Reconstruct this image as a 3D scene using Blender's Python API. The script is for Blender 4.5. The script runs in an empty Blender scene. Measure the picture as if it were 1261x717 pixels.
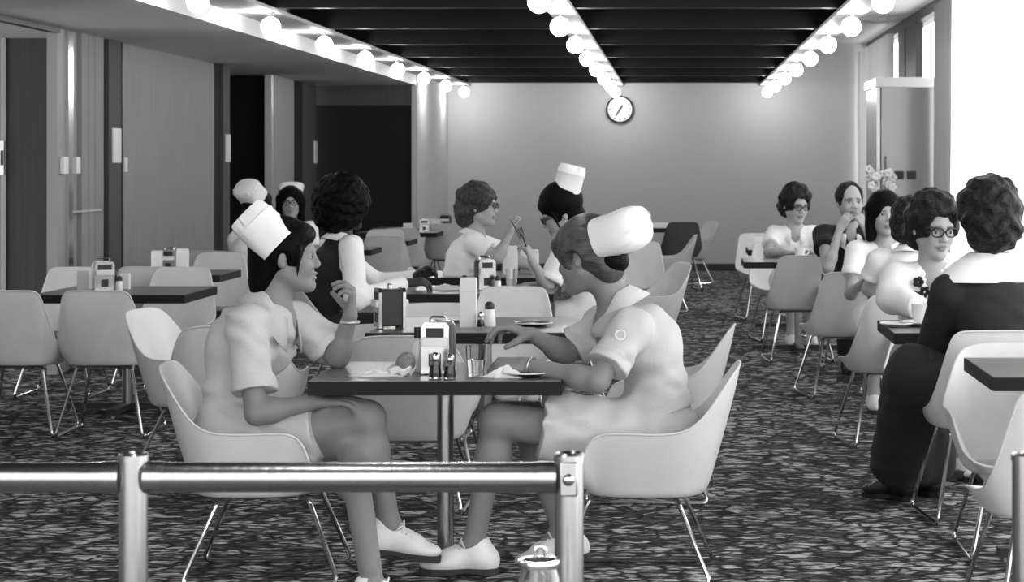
import bpy, bmesh, math, random
import numpy as np
from mathutils import Vector, Matrix
random.seed(4)
S = bpy.context.scene
COL = S.collection
PI = math.pi
# ------------------------------------------------------------------ camera
FPX, VX, VY, EYE = 2700.0, 832.0, 202.0, 1.45
cd = bpy.data.cameras.new('camera'); cam = bpy.data.objects.new('camera', cd); COL.objects.link(cam)
cam.location = (0, 0, EYE); cam.rotation_euler = (PI/2, 0, 0)
cd.sensor_fit = 'HORIZONTAL'; cd.sensor_width = 36.0; cd.lens = FPX/1261*36
cd.shift_x = -(VX-630.5)/1261; cd.shift_y = -(358.5-VY)/1261
cd.clip_end = 200
cd.dof.use_dof = True; cd.dof.focus_distance = 7.7; cd.dof.aperture_fstop = 11
S.camera = cam
# ------------------------------------------------------------------ world, sun-less overcast daylight, exposure
w = bpy.data.worlds.new('World'); S.world = w; w.use_nodes = True
WB = w.node_tree.nodes['Background']; WB.inputs[0].default_value = (1, 1, 1, 1); WB.inputs[1].default_value = 2.6
S.view_settings.view_transform = 'Standard'; S.view_settings.look = 'None'
S.view_settings.gamma = 1.0; S.view_settings.use_curve_mapping = False
S.view_settings.exposure = 0.55
BULB = 60.0
S.cycles.use_denoising = True
S.cycles.max_bounces = 8; S.cycles.diffuse_bounces = 4; S.cycles.glossy_bounces = 4
S.cycles.transmission_bounces = 6; S.cycles.transparent_max_bounces = 12
S.cycles.sample_clamp_indirect = 6.0
S.cycles.caustics_reflective = False; S.cycles.caustics_refractive = False

def V(*a): return Vector(a)
def at(px, py, d):            # point at pixel (px, py) of the photograph and depth d along the room
    return Vector(((px-VX)*d/FPX, d, EYE-(py-VY)*d/FPX))
def fx(px, d): return (px-VX)*d/FPX

# ------------------------------------------------------------------ materials
MATS = {}
def mat(name, v, rough=.6, metal=0., spec=.5, noise=None, bump=None, trans=0., emit=0., coat=0., sheen=0.):
    if name in MATS: return MATS[name]
    m = bpy.data.materials.new(name); m.use_nodes = True; nt = m.node_tree
    b = nt.nodes['Principled BSDF']
    b.inputs['Base Color'].default_value = (v, v, v, 1); b.inputs['Roughness'].default_value = rough
    b.inputs['Metallic'].default_value = metal; b.inputs['Specular IOR Level'].default_value = spec
    b.inputs['Coat Weight'].default_value = coat; b.inputs['Sheen Weight'].default_value = sheen
    if trans: b.inputs['Transmission Weight'].default_value = trans; b.inputs['IOR'].default_value = 1.45
    if emit:
        b.inputs['Emission Color'].default_value = (1, 1, 1, 1); b.inputs['Emission Strength'].default_value = emit
    tc = nt.nodes.new('ShaderNodeTexCoord')
    if noise:
        sc, amt, stretch = noise
        mp = nt.nodes.new('ShaderNodeMapping'); mp.inputs['Scale'].default_value = stretch
        nz = nt.nodes.new('ShaderNodeTexNoise'); nz.inputs['Scale'].default_value = sc; nz.inputs['Detail'].default_value = 4
        rp = nt.nodes.new('ShaderNodeValToRGB')
        lo, hi = max(0, v*(1-amt)), min(1, v*(1+amt))
        rp.color_ramp.elements[0].position = .3; rp.color_ramp.elements[1].position = .7
        rp.color_ramp.elements[0].color = (lo, lo, lo, 1); rp.color_ramp.elements[1].color = (hi, hi, hi, 1)
        nt.links.new(tc.outputs['Object'], mp.inputs[0]); nt.links.new(mp.outputs[0], nz.inputs['Vector'])
        nt.links.new(nz.outputs['Fac'], rp.inputs[0]); nt.links.new(rp.outputs[0], b.inputs['Base Color'])
    if bump:
        sc, st, stretch = bump
        mp = nt.nodes.new('ShaderNodeMapping'); mp.inputs['Scale'].default_value = stretch
        nz = nt.nodes.new('ShaderNodeTexNoise'); nz.inputs['Scale'].default_value = sc; nz.inputs['Detail'].default_value = 3
        bp = nt.nodes.new('ShaderNodeBump'); bp.inputs['Strength'].default_value = st; bp.inputs['Distance'].default_value = .01
        nt.links.new(tc.outputs['Object'], mp.inputs[0]); nt.links.new(mp.outputs[0], nz.inputs['Vector'])
        nt.links.new(nz.outputs['Fac'], bp.inputs['Height']); nt.links.new(bp.outputs[0], b.inputs['Normal'])
    MATS[name] = m
    return m
one = (1, 1, 1)
M_shell = mat('chair plastic', .64, .42, noise=(9, .05, one))
M_chrome = mat('chrome', .58, .16, 1)
M_steel = mat('brushed steel', .40, .27, 1, bump=(60, .08, (1, 1, .05)))
M_black = mat('black paint', .012, .45)
M_top = mat('table laminate', .13, .30, noise=(4, .22, (1, 6, 1)))
M_edge = mat('table edge', .007, .6, spec=.25)
M_uniform = mat('uniform cotton', .53, .85, noise=(260, .07, one), bump=(300, .10, one))
M_white = mat('white cotton', .86, .85, bump=(60, .10, one))
M_cap = mat('starched cap', .85, .75, bump=(30, .06, one))
M_dark = mat('dark cloth', .008, .9)
M_darkdress = mat('dark knit', .012, .9, bump=(80, .2, one))
M_shoe = mat('white leather', .78, .4)
M_sole = mat('shoe sole', .03, .7)
M_blackshoe = mat('black leather', .012, .3)
M_hairblack = mat('black hair', .002, .55, spec=.08, bump=(90, .5, (1, .15, 1)))
M_hairbrown = mat('brown hair', .055, .42, spec=.5, noise=(70, .5, (.2, 1, 1)), bump=(90, .5, (.15, 1, 1)))
M_haircurl = mat('curly hair', .008, .55, spec=.22, noise=(45, .8, one), bump=(60, .9, one))
M_hairgrey = mat('greying hair', .035, .55, spec=.25, noise=(40, .6, one), bump=(60, .8, one))
M_glassframe = mat('spectacle frame', .01, .25)
M_eye = mat('eye white', .40, .25)
M_iris = mat('iris', .01, .15)
M_glass = mat('clear glass', .95, .03, trans=1.)
M_paper = mat('white paper', .82, .8)
M_porcelain = mat('white china', .80, .2)
M_plate = mat('dark plate', .03, .25)
M_food = mat('bread', .20, .8, noise=(60, .25, one), bump=(80, .4, one))
M_bulb = mat('lit globe', .9, .3, emit=BULB)
M_wallpaint = mat('painted wall', .52, .9, noise=(40, .04, one))
M_ceilpaint = mat('painted ceiling', .62, .9)
M_strip = mat('white strip', .5, .6)
M_beam = mat('dark stained beam', .003, .45, spec=.18, noise=(6, .6, (.3, 4, 4)))
M_fabricpanel = mat('woven partition panel', .25, .9, noise=(30, .10, (1, 1, .06)))
M_darkpanel = mat('dark partition panel', .06, .8, noise=(30, .12, (1, 1, .06)))
M_trim = mat('grey trim', .28, .6)
M_trimpale = mat('pale trim', .42, .6)
M_alu = mat('aluminium trim', .6, .4, .9)
M_void = mat('black doorway', .004, .9)
M_fridge = mat('enamelled cabinet', .30, .22, .3)
def skin(name, v):
    m = mat(name, v, .55, spec=.35)
    nt = m.node_tree; b = nt.nodes['Principled BSDF']
    at_ = nt.nodes.new('ShaderNodeAttribute'); at_.attribute_name = 'tone'
    mx = nt.nodes.new('ShaderNodeMix'); mx.data_type = 'RGBA'; mx.blend_type = 'MULTIPLY'; mx.inputs[0].default_value = 1
    mx.inputs[6].default_value = (v, v, v, 1); nt.links.new(at_.outputs['Color'], mx.inputs[7])
    nt.links.new(mx.outputs[2], b.inputs['Base Color'])
    b.inputs['Subsurface Weight'].default_value = .0
    return m
M_skin = skin('skin', .22); M_skinpale = skin('pale skin', .36); M_skindark = skin('dark skin', .04)

# carpet: bark-like chips with dark cracks
def carpet_mat():
    m = bpy.data.materials.new('bark pattern carpet'); m.use_nodes = True; nt = m.node_tree; b = nt.nodes['Principled BSDF']
    N = nt.nodes.new; L = nt.links.new
    tc = N('ShaderNodeTexCoord')
    def mth(op, a, c, d=None):
        q = N('ShaderNodeMath'); q.operation = op
        for k_, v in enumerate((a, c, d)):
            if v is None: continue
            if isinstance(v, (int, float)): q.inputs[k_].default_value = v
            else: L(v, q.inputs[k_])
        return q.outputs[0]
    wn = N('ShaderNodeTexNoise'); wn.inputs['Scale'].default_value = 6; wn.inputs['Detail'].default_value = 4; L(tc.outputs['Object'], wn.inputs['Vector'])
    wv = N('ShaderNodeVectorMath'); wv.operation = 'MULTIPLY_ADD'; L(wn.outputs['Color'], wv.inputs[0]); wv.inputs[1].default_value = (.16, .16, 0); L(tc.outputs['Object'], wv.inputs[2])
    def vor(scale, st, rot, feat):
        mp = N('ShaderNodeMapping'); mp.inputs['Scale'].default_value = st; mp.inputs['Rotation'].default_value = (0, 0, rot); L(wv.outputs[0], mp.inputs[0])
        v = N('ShaderNodeTexVoronoi'); v.feature = feat; v.inputs['Scale'].default_value = scale; L(mp.outputs[0], v.inputs['Vector']); return v
    st = (.62, 1.05, 1)
    ce = vor(13, st, .12, 'F1'); ed = vor(13, st, .12, 'DISTANCE_TO_EDGE')
    sp = N('ShaderNodeSeparateColor'); L(ce.outputs['Color'], sp.inputs[0])
    nz = N('ShaderNodeTexNoise'); nz.inputs['Scale'].default_value = 34; nz.inputs['Detail'].default_value = 5; nz.inputs['Distortion'].default_value = .6
    mp2 = N('ShaderNodeMapping'); mp2.inputs['Scale'].default_value = (.5, 1, 1); L(tc.outputs['Object'], mp2.inputs[0]); L(mp2.outputs[0], nz.inputs['Vector'])
    big = N('ShaderNodeTexNoise'); big.inputs['Scale'].default_value = 1.3; big.inputs['Detail'].default_value = 2; L(tc.outputs['Object'], big.inputs['Vector'])
    em = N('ShaderNodeValToRGB'); em.color_ramp.elements[0].position = .01; em.color_ramp.elements[1].position = .16; L(ed.outputs['Distance'], em.inputs[0])
    nr = N('ShaderNodeValToRGB'); nr.color_ramp.elements[0].position = .36; nr.color_ramp.elements[1].position = .64; L(nz.outputs['Fac'], nr.inputs[0])
    val = mth('MULTIPLY_ADD', sp.outputs[0], .75, .20)
    val = mth('MULTIPLY', val, em.outputs[0]); val = mth('MULTIPLY', val, nr.outputs[0])
    val = mth('MULTIPLY', val, mth('MULTIPLY_ADD', big.outputs['Fac'], .9, .55))
    rp = N('ShaderNodeValToRGB'); r = rp.color_ramp
    r.elements[0].position = .0; r.elements[0].color = (.014,)*3+(1,)
    r.elements[1].position = .55; r.elements[1].color = (.58,)*3+(1,)
    q = r.elements.new(.20); q.color = (.11,)*3+(1,)
    L(val, rp.inputs[0]); L(rp.outputs[0], b.inputs['Base Color'])
    b.inputs['Roughness'].default_value = .95; b.inputs['Specular IOR Level'].default_value = .1
    bp = N('ShaderNodeBump'); bp.inputs['Strength'].default_value = .5; bp.inputs['Distance'].default_value = .015
    L(val, bp.inputs['Height']); L(bp.outputs[0], b.inputs['Normal'])
    return m
M_carpet = carpet_mat()
def curtain_mat(name, v, t):
    m = bpy.data.materials.new(name); m.use_nodes = True; nt = m.node_tree
    for n in list(nt.nodes):
        if n.type == 'BSDF_PRINCIPLED': nt.nodes.remove(n)
    d = nt.nodes.new('ShaderNodeBsdfDiffuse'); d.inputs[0].default_value = (v, v, v, 1)
    tr = nt.nodes.new('ShaderNodeBsdfTranslucent'); tr.inputs[0].default_value = (v, v, v, 1)
    mx = nt.nodes.new('ShaderNodeMixShader'); mx.inputs[0].default_value = t
    nt.links.new(d.outputs[0], mx.inputs[1]); nt.links.new(tr.outputs[0], mx.inputs[2])
    nt.links.new(mx.outputs[0], nt.nodes['Material Output'].inputs[0])
    return m
M_sheer = curtain_mat('sheer curtain', .9, .75)
M_drape = curtain_mat('grey curtain', .30, .12)
M_drapepale = curtain_mat('pale curtain', .50, .22)

# ------------------------------------------------------------------ object helpers
def link(o, parent=None):
    COL.objects.link(o)
    if parent: o.parent = parent
    return o
def tag(o, label=None, cat=None, group=None, kind=None):
    if label: o['label'] = label
    if cat: o['category'] = cat
    if group: o['group'] = group
    if kind: o['kind'] = kind
    return o
def thing(name, label, cat, loc, rz=0, group=None):
    o = bpy.data.objects.new(name, None); o.location = loc; o.rotation_euler = (0, 0, rz); o.empty_display_size = .1
    link(o); return tag(o, label, cat, group)
def copy_tree(o, parent=None):
    c = o.copy(); link(c)
    if parent: c.parent = parent
    for ch in list(o.children): copy_tree(ch, c)
    return c

class MB:
    def __init__(s): s.v = []; s.f = []
    def add(s, vs, fs):
        n = len(s.v); s.v += [tuple(q) for q in vs]; s.f += [tuple(i+n for i in f) for f in fs]; return s
    def box(s, lo, hi, M=None):
        x0, y0, z0 = lo; x1, y1, z1 = hi
        vs = [V(x, y, z) for z in (z0, z1) for x, y in ((x0, y0), (x1, y0), (x1, y1), (x0, y1))]
        if M: vs = [M @ q for q in vs]
        return s.add(vs, [(3, 2, 1, 0), (4, 5, 6, 7), (0, 1, 5, 4), (1, 2, 6, 5), (2, 3, 7, 6), (3, 0, 4, 7)])
    def loft(s, rings, cap=True, closed=True):
        n = len(rings[0]); vs = [q for r in rings for q in r]; fs = []
        for i in range(len(rings)-1):
            for j in range(n if closed else n-1):
                k = (j+1) % n; fs.append((i*n+j, i*n+k, (i+1)*n+k, (i+1)*n+j))
        if cap: fs += [tuple(range(n-1, -1, -1)), tuple((len(rings)-1)*n+j for j in range(n))]
        return s.add(vs, fs)
    def tube(s, path, r, n=8, closed=False):
        path = [Vector(q) for q in path]; m = len(path); rings = []; up = None
        for i, q in enumerate(path):
            if closed: t = path[(i+1) % m]-path[i-1]
            else: t = path[min(i+1, m-1)]-path[max(i-1, 0)]
            t.normalize()
            if up is None: up = t.orthogonal().normalized()
            a = (up-t*up.dot(t)); a = a.normalized() if a.length > 1e-6 else t.orthogonal().normalized(); up = a
            b = t.cross(a); rr = r[i] if isinstance(r, (list, tuple)) else r
            rings.append([q+(a*math.cos(2*PI*k/n)+b*math.sin(2*PI*k/n))*rr for k in range(n)])
        if closed: rings.append(rings[0])
        return s.loft(rings, cap=not closed)
    def lathe(s, prof, n=24, c=(0, 0, 0), M=None, cap=True):
        c = Vector(c); rings = [[c+V(r*math.cos(2*PI*k/n), r*math.sin(2*PI*k/n), z) for k in range(n)] for r, z in prof]
        if M: rings = [[M @ q for q in r] for r in rings]
        return s.loft(rings, cap=cap)
    def ball(s, c, r, n=16, m=10):
        if not hasattr(r, '__len__'): r = (r, r, r)
        c = Vector(c); rings = []
        for i in range(m+1):
            t = PI*(i/m)*.998+.001*PI; rings.append([c+V(r[0]*math.sin(t)*math.cos(2*PI*k/n), r[1]*math.sin(t)*math.sin(2*PI*k/n), -r[2]*math.cos(t)) for k in range(n)])
        return s.loft(rings)
    def build(s, name, m, parent=None, smooth=True, loc=None, bevel=0, M=None, cat=None):
        me = bpy.data.meshes.new(name); vs = [M @ Vector(q) for q in s.v] if M else s.v
        me.from_pydata([tuple(q) for q in vs], [], s.f); me.update()
        if m: me.materials.append(m)
        if smooth:
            me.polygons.foreach_set('use_smooth', [True]*len(me.polygons))
            try: me.set_sharp_from_angle(angle=math.radians(38))
            except Exception: pass
        o = bpy.data.objects.new(name, me); link(o, parent)
        if loc: o.location = loc
        if bevel:
            b = o.modifiers.new('bevel', 'BEVEL'); b.width = bevel; b.segments = 2; b.limit_method = 'ANGLE'
        return o
def bez(pts, n=8, r=.04):      # polyline with rounded corners
    pts = [Vector(p) for p in pts]; out = [pts[0]]
    for i in range(1, len(pts)-1):
        a, b, c = pts[i-1], pts[i], pts[i+1]
        ra = min(r, (a-b).length*.45, (c-b).length*.45); p = b+(a-b).normalized()*ra; q = b+(c-b).normalized()*ra
        for k in range(n+1):
            t = k/n; out.append(p*(1-t)**2+b*2*t*(1-t)+q*t*t)
    return out+[pts[-1]]
# ------------------------------------------------------------------ the room
BACK, DOORWALL = 29.7, 26.05
XF, XW, XR = -3.08, -4.245, 2.62      # fascia, left partition line, window line
ZC, ZS, ZH = 2.55, 2.386, 3.09        # beam ceiling, left soffit, high ceiling at the windows
def struct(name, mb, m, parent=None, **k):
    o = mb.build(name, m, parent, smooth=False, **k)
    if parent is None: o['kind'] = 'structure'
    return o
struct('floor', MB().box((-9, -4, -.1), (4.2, 30.2, 0)), M_carpet)
struct('wall_back', MB().box((XF, BACK, 0), (XR+.2, BACK+.15, ZH+.1)), M_wallpaint)
struct('baseboard_back', MB().box((XF, BACK-.02, 0), (XR, BACK, .10)), M_black)
struct('wall_side', MB().box((XF-.12, DOORWALL+.06, 0), (XF, BACK, ZC)), M_wallpaint)
ceil = struct('ceiling', MB().box((XF-.12, 1.2, ZC+.30), (1.32, BACK+.1, ZC+.40)), M_beam)
k = 15.15
beams = [15.15+2.33*i for i in range(-5, 7)]
for y in beams:
    MB().box((XF, y, ZC-.02), (1.30, y+.10, ZC+.30)).build('ceiling_beam', M_beam, ceil, smooth=False)
struct('trim_1', MB().box((XF, 1.2, ZC-.045), (-2.77, BACK, ZC-.02)), M_strip)
struct('trim_2', MB().box((-.886, 1.2, ZC-.045), (-.70, BACK, ZC-.02)), M_strip)
struct('trim_3', MB().box((1.13, 1.2, ZC-.045), (1.30, BACK, ZC-.02)).box((1.30, 1.2, ZC-.045), (1.33, BACK, ZH)), M_strip)
struct('ceiling_high', MB().box((1.30, 1.2, ZH), (XR+.2, BACK+.1, ZH+.1)), M_ceilpaint)
# lowered soffit over the left side with its white fascia
struct('ceiling_soffit', MB().box((-9, 1.2, ZS), (XF-.02, DOORWALL+.2, ZC+.4)), M_ceilpaint)
struct('trim_fascia', MB().box((XF-.02, 1.2, ZS), (XF, DOORWALL+.06, ZC)), M_strip)
# globe lamps: three rows
g0 = thing('globe_lamp', '', 'lamp', (0, 0, 0))
MB().lathe([(.0, 0), (.03, 0), (.03, -.015), (.02, -.018), (.02, -.045), (.0, -.045)], 12).build('socket', M_steel, g0)
MB().ball((0, 0, -.105), .066, 20, 14).build('globe', M_bulb, g0)
rows = (('left', -2.80, ZC-.045), ('middle', -.80, ZC-.045), ('right', 1.215, ZC-.045))
ords = ['first', 'second', 'third', 'fourth', 'fifth', 'sixth', 'seventh', 'eighth', 'ninth', 'tenth', 'eleventh', 'twelfth', 'thirteenth']
first = True
for rn, x, z in rows:
    for i in range(-5, 8):
        y = 12.85+2.31*i
        g = g0 if first else copy_tree(g0); first = False
        g.location = (x, y, z)
        n = 7-i
        lab = 'lit white globe lamp, %s from the far wall in the %s ceiling row' % (ords[n], rn)
        tag(g, lab, 'lamp', 'globe lamps in the three ceiling rows')
# left partition line at XW: each piece stands between two depths
wl = struct('wall_left', MB().box((XW-.30, 1.2, 0), (XW, 13.2, ZS)), M_fabricpanel)
def slab(name, m, y0, y1, x0=None, t=.06, z0=0, z1=ZS, parent=None, **k):
    x0 = XW if x0 is None else x0
    return MB().box((x0-t, y0, z0), (x0, y1, z1)).build(name, m, parent, smooth=False, **k)
def dpt(px, x=XW): return FPX*x/(px-VX)
# recess with a dark sliding panel facing the room
rc = thing('folding_partition', 'dark folding partition panel at far left with pale edge strip and lock', 'partition', (-4.6, 16.3, 0))
def rel(p, q): return (q[0]-p[0], q[1]-p[1], q[2]-p[2])
def rbox(o, name, lo, hi, m, **k):
    L = o.location; return MB().box(rel(L, lo), rel(L, hi)).build(name, m, o, smooth=False, **k)
rbox(rc, 'panel', (-4.97, 16.3, 0), (-4.50, 16.36, ZS), M_darkpanel)
rbox(rc, 'edge_strip', (-5.01, 16.28, 0), (-4.975, 16.36, ZS), M_trimpale)
l = rbox(rc, 'lock_plate', (-5.015, 16.265, 1.37), (-4.985, 16.28, 1.62), M_steel)
rbox(rc, 'lock_slot', (-5.006, 16.255, 1.44), (-4.99, 16.265, 1.55), M_black)
struct('wall_recess', MB().box((-9, 16.4, 0), (XW-.06, 16.5, ZS)), M_trim)
# head track of the partition, a dark groove under the soffit
struct('trim_track', MB().box((XW-.05, 13.2, ZS-.035), (XW+.015, 15.08, ZS)), M_black)
jb = thing('door_frame', 'grey partition end frame with bright chrome strip and pull handles', 'frame', (XW, 15.5, 0))
rbox(jb, 'jamb', (XW-.08, dpt(72), 0), (XW-.01, dpt(83), ZS), M_trim)
rbox(jb, 'chrome_strip', (XW-.05, dpt(82.5), 0), (XW+.012, dpt(88.5), ZS), M_chrome)
rbox(jb, 'shadow_gap', (XW-.06, dpt(88), 0), (XW-.03, dpt(100), ZS), M_trim)
for a, b in ((100, 108), (108.6, 116), (116.6, 127)):
    rbox(jb, 'folded_panel', (XW-.06, dpt(a), 0), (XW+.004, dpt(b), ZS), M_fabricpanel)
for px in (77, 92):
    y = dpt(px); rbox(jb, 'pull_handle', (XW-.01, y-.04, 1.38), (XW+.03, y+.05, 1.50), M_porcelain, bevel=.006)
rbox(jb, 'latch_bar', (XW-.02, dpt(89), 1.105), (XW+.02, dpt(122), 1.12), M_alu)
pl = thing('pillar', 'dark pillar between partitions with white sign plate', 'pillar', (XW, 16.5, 0))
rbox(pl, 'shaft', (XW-.10, dpt(127), 0), (XW-.03, dpt(134), ZS), M_void)
rbox(pl, 'shaft', (XW-.10, dpt(134), 0), (XW+.00, dpt(150), ZS), M_darkpanel)
rbox(pl, 'sign_plate', (XW, dpt(138), 1.46), (XW+.012, dpt(147.5), 1.72), M_porcelain)
pn = thing('partition_panel', 'large grey woven partition panel on the left wall', 'partition', (XW, 18.5, 0))
rbox(pn, 'panel', (XW-.05, dpt(150.5), 0), (XW, dpt(263.5), ZS-.01), M_fabricpanel)
rbox(pn, 'edge_strip', (XW-.06, dpt(149.5), 0), (XW+.008, dpt(150.8), ZS), M_black)
rbox(pn, 'pull_handle', (XW, dpt(152), 1.39), (XW+.015, dpt(155), 1.50), M_porcelain)
p2 = thing('pillar', 'narrow dark pillar right of the big partition panel', 'pillar', (XW, 20.5, 0))
rbox(p2, 'shaft', (XW-.10, dpt(264), 0), (XW-.03, dpt(275), ZS), M_void)
rbox(p2, 'shaft', (XW-.10, dpt(275), 0), (XW, dpt(283), ZS), M_darkpanel)
rbox(p2, 'sign_plate', (XW, dpt(277.5), 1.47), (XW+.012, dpt(282.5), 1.73), M_porcelain)
struct('wall_passage', MB().box((XW-1.2, dpt(283), 0), (XW-1.1, dpt(333)+1, ZS)).box((XW-1.2, dpt(340), 0), (XW-.06, dpt(341.5), ZS)).box((XW-1.2, dpt(279), 0), (XW-.1, dpt(280), ZS)), M_void)
p3 = thing('door_frame', 'pale edged grey door panel between two dark openings', 'frame', (XW, 23.5, 0))
rbox(p3, 'edge_strip', (XW-.06, dpt(333), 0), (XW+.01, dpt(335.5), ZS), M_alu)
rbox(p3, 'panel', (XW-.06, dpt(335.5), 0), (XW, dpt(362), ZS), M_trim)
rbox(p3, 'panel', (XW-.06, dpt(362), 0), (XW-.02, dpt(374), ZS), M_void)
rbox(p3, 'panel', (XW-.06, dpt(374), 0), (XW-.01, dpt(390.5), ZS), M_darkpanel)
rbox(p3, 'switch_plate', (XW-.01, dpt(387.5), 1.46), (XW+.01, dpt(390), 1.72), M_porcelain)
# door wall at the end of the soffit
sd = FPX/DOORWALL
struct('wall_door', MB().box((XW-.1, DOORWALL, 2.15), (XF-.05, DOORWALL+.06, ZS)).box((XF-.06, DOORWALL, 0), (XF, DOORWALL+.06, ZC)), M_darkpanel)
struct('door_1', MB().box((XW-.1, DOORWALL+.03, 0), (XF-.05, DOORWALL+.08, 2.15)), M_void)
struct('trim_corner', MB().box((XF-.055, DOORWALL-.012, 0), (XF+.004, DOORWALL, ZC)), M_wallpaint)
# clock
ck = thing('wall_clock', 'round wall clock with dark rim on the far wall', 'clock', (fx(763.5, BACK), BACK, EYE+(202-135)*BACK/FPX))
RX = Matrix.Rotation(PI/2, 4, 'X')
MB().lathe([(.0, 0), (.19, 0), (.19, .05), (.165, .055), (.165, .03), (0, .03)], 40, M=RX).build('rim', M_black, ck)
MB().lathe([(.0, .031), (.164, .031), (.164, .034), (0, .034)], 40, M=RX).build('dial', M_porcelain, ck, smooth=False)
for i in range(12):
    a = PI/2-i*PI/6; M = RX @ Matrix.Rotation(a, 4, 'Z')
    MB().box((.125, -.006, .035), (.15, .006, .037), M).build('hour_mark', M_black, ck, smooth=False)
for ang, L, wd in ((-108-15, .10, .010), (60, .07, .013)):
    M = RX @ Matrix.Rotation(math.radians(ang), 4, 'Z')
    MB().box((-.03, -wd, .038), (L, wd, .041), M).build('hand', M_black, ck, smooth=False)
# window wall: frame, mullions, glass and curtains, all along the right side
wr = struct('wall_right', MB().box((XR+.1, 1.2, 0), (XR+.2, BACK+.1, .35)).box((XR+.1, 1.2, 3.0), (XR+.2, BACK+.1, ZH+.1)), M_wallpaint)
wf = struct('window_1', MB().box((XR-.03, 1.2, 2.98), (XR+.06, BACK, ZH)), M_black)
def wd_(px): return FPX*XR/(px-VX)
for a, b in ((wd_(1118), wd_(1130)), (wd_(1167.5), wd_(1165)), (wd_(1108), wd_(1116)), (13.4, 13.55), (10, 10.15), (6.6, 6.75), (4.0, 4.1), (1.2, 1.3)):
    MB().box((XR-.02, min(a, b), .35), (XR+.06, max(a, b), 2.98)).build('window_mullion', M_black, wf, smooth=False)
struct('wall_sill', MB().box((XR-.05, 1.2, .30), (XR+.15, BACK, .36)), M_trim)
def curtain(y0, y1, m, label, amp=.045, pitch=.28, x=XR-.12, ztop=2.97):
    n = int((y1-y0)/.035)+2; mb = MB(); rr = []
    for z, s in ((.03, 1.0), (1.0, .95), (2.2, .85), (ztop, .7)):
        rr.append([V(x+amp*s*(math.sin(2*PI*(y0+(y1-y0)*i/n)/pitch)+.35*math.sin(2*PI*(y0+(y1-y0)*i/n)/pitch*2.3+z)), y0+(y1-y0)*i/n, z) for i in range(n+1)])
    mb.loft(rr, cap=False, closed=False)
    o = mb.build('curtain', m); tag(o, label, 'curtain', 'curtains along the window wall'); return o
curtain(wd_(1109), BACK-.05, M_drapepale, 'pale sheer curtain at the far end of the window wall')
curtain(wd_(1192), wd_(1167), M_drape, 'grey drawn curtain beside the window pane')
curtain(13.6, wd_(1190), M_sheer, 'bright white sheer curtain nearest the frame edge')
curtain(-2, 13.4, M_sheer, 'long white sheer curtain running on beside the camera') if False else None
# enamelled refrigerator cabinet with a glossy door
D0 = 21.5
fr = thing('refrigerator', 'tall glossy cabinet refrigerator in front of the window wall', 'refrigerator', (1.975, D0, 0))
MB().box((0, 0.03, .12), (.62, 1.2, 2.29)).build('body', M_fridge, fr, bevel=.012)
MB().box((.035, -.01, .50), (.61, .03, 2.22)).build('door', mat('glossy door', .26, .15, .5), fr, bevel=.01)
MB().box((-.005, -.012, .12), (.028, .03, 2.29)).build('corner_post', M_alu, fr, bevel=.004)
MB().box((-.02, -.03, 2.20), (.64, 1.2, 2.30)).build('top_cap', M_porcelain, fr, bevel=.012)
MB().tube([(.08, -.01, 1.2), (.08, -.05, 1.22), (.08, -.05, 1.5), (.08, -.01, 1.52)], .01).build('door_handle', M_chrome, fr)
for i in range(3): MB().box((.05+.12*i, -.02, 1.30), (.14+.12*i, -.008, 1.38)).build('vent', M_black, fr, smooth=False)
for x in (.05, .57):
    for y in (.08, 1.1): MB().lathe([(0, 0), (.02, 0), (.02, .13), (0, .13)], 10, (x, y, 0)).build('foot', M_black, fr)

# ------------------------------------------------------------------ chairs
def spline_half(h, n):
    h = [Vector(p) for p in h]
    full = h+[V(p.x, -p.y, p.z) for p in h[-2:0:-1]]
    m = len(full); cum = [0]
    for i in range(m): cum.append(cum[-1]+(full[(i+1) % m]-full[i]).length)
    out = []
    for k_ in range(n):
        s = cum[-1]*k_/n; i = max(j for j in range(m) if cum[j] <= s); t = (s-cum[i])/(cum[i+1]-cum[i])
        p0, p1, p2, p3 = full[i-1], full[i], full[(i+1) % m], full[(i+2) % m]
        out.append(.5*((2*p1)+(p2-p0)*t+(2*p0-5*p1+4*p2-p3)*t*t+(3*p1-p0-3*p2+p3)*t**3))
    return out
def shell_mesh(rim, bx0, bx1, by, zc, n=56):
    R = spline_half(rim, n); mb = MB(); c = V((bx0+bx1)/2, 0, zc); ax = (bx1-bx0)/2
    B = []
    for p in R:
        a = math.atan2(p.y/by, (p.x-c.x)/ax); e = 2/3.2
        B.append(V(c.x+ax*math.copysign(abs(math.cos(a))**e, math.cos(a)), by*math.copysign(abs(math.sin(a))**e, math.sin(a)), zc))
    rings = []
    for s in (.02, .35, .65, .86): rings.append([c+(b-c)*s-V(0, 0, .006*(1-s)) for b in B])
    for t in (.0, .06, .16, .32, .52, .74, .9, 1.0):
        pl = min(1, t*1.0); e = t
        rr = []
        for b, r in zip(B, R):
            g = .985 if t == 0 else 1
            lift = .012 if t == 0 else 0
            k2 = pl*.8+.2*math.sin(pl*PI/2)
            rr.append(V(c.x+(b.x-c.x)*g*(1-k2)+(r.x-c.x)*k2, b.y*g*(1-k2)+r.y*k2, zc+lift*0+(r.z-zc)*(e if t else 0)))
        rings.append(rr)
    lip = []
    for i, r in enumerate(R):
        q = V(r.x-c.x, r.y, 0); q.normalize(); lip.append(r+q*.010-V(0, 0, .004))
    rings.append(lip)
    mb.loft(rings, cap=False); m = len(rings[0])
    mb.f.append(tuple(range(m-1, -1, -1)))
    return mb
ARM_RIM = [(.262, 0, .350), (.265, .10, .350), (.262, .19, .355), (.255, .245, .40), (.235, .272, .485), (.20, .284, .532), (.14, .289, .541), (.0, .289, .538), (-.10, .277, .548), (-.165, .255, .600), (-.222, .225, .680), (-.262, .185, .738), (-.278, .12, .754), (-.284, 0, .757)]
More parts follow.
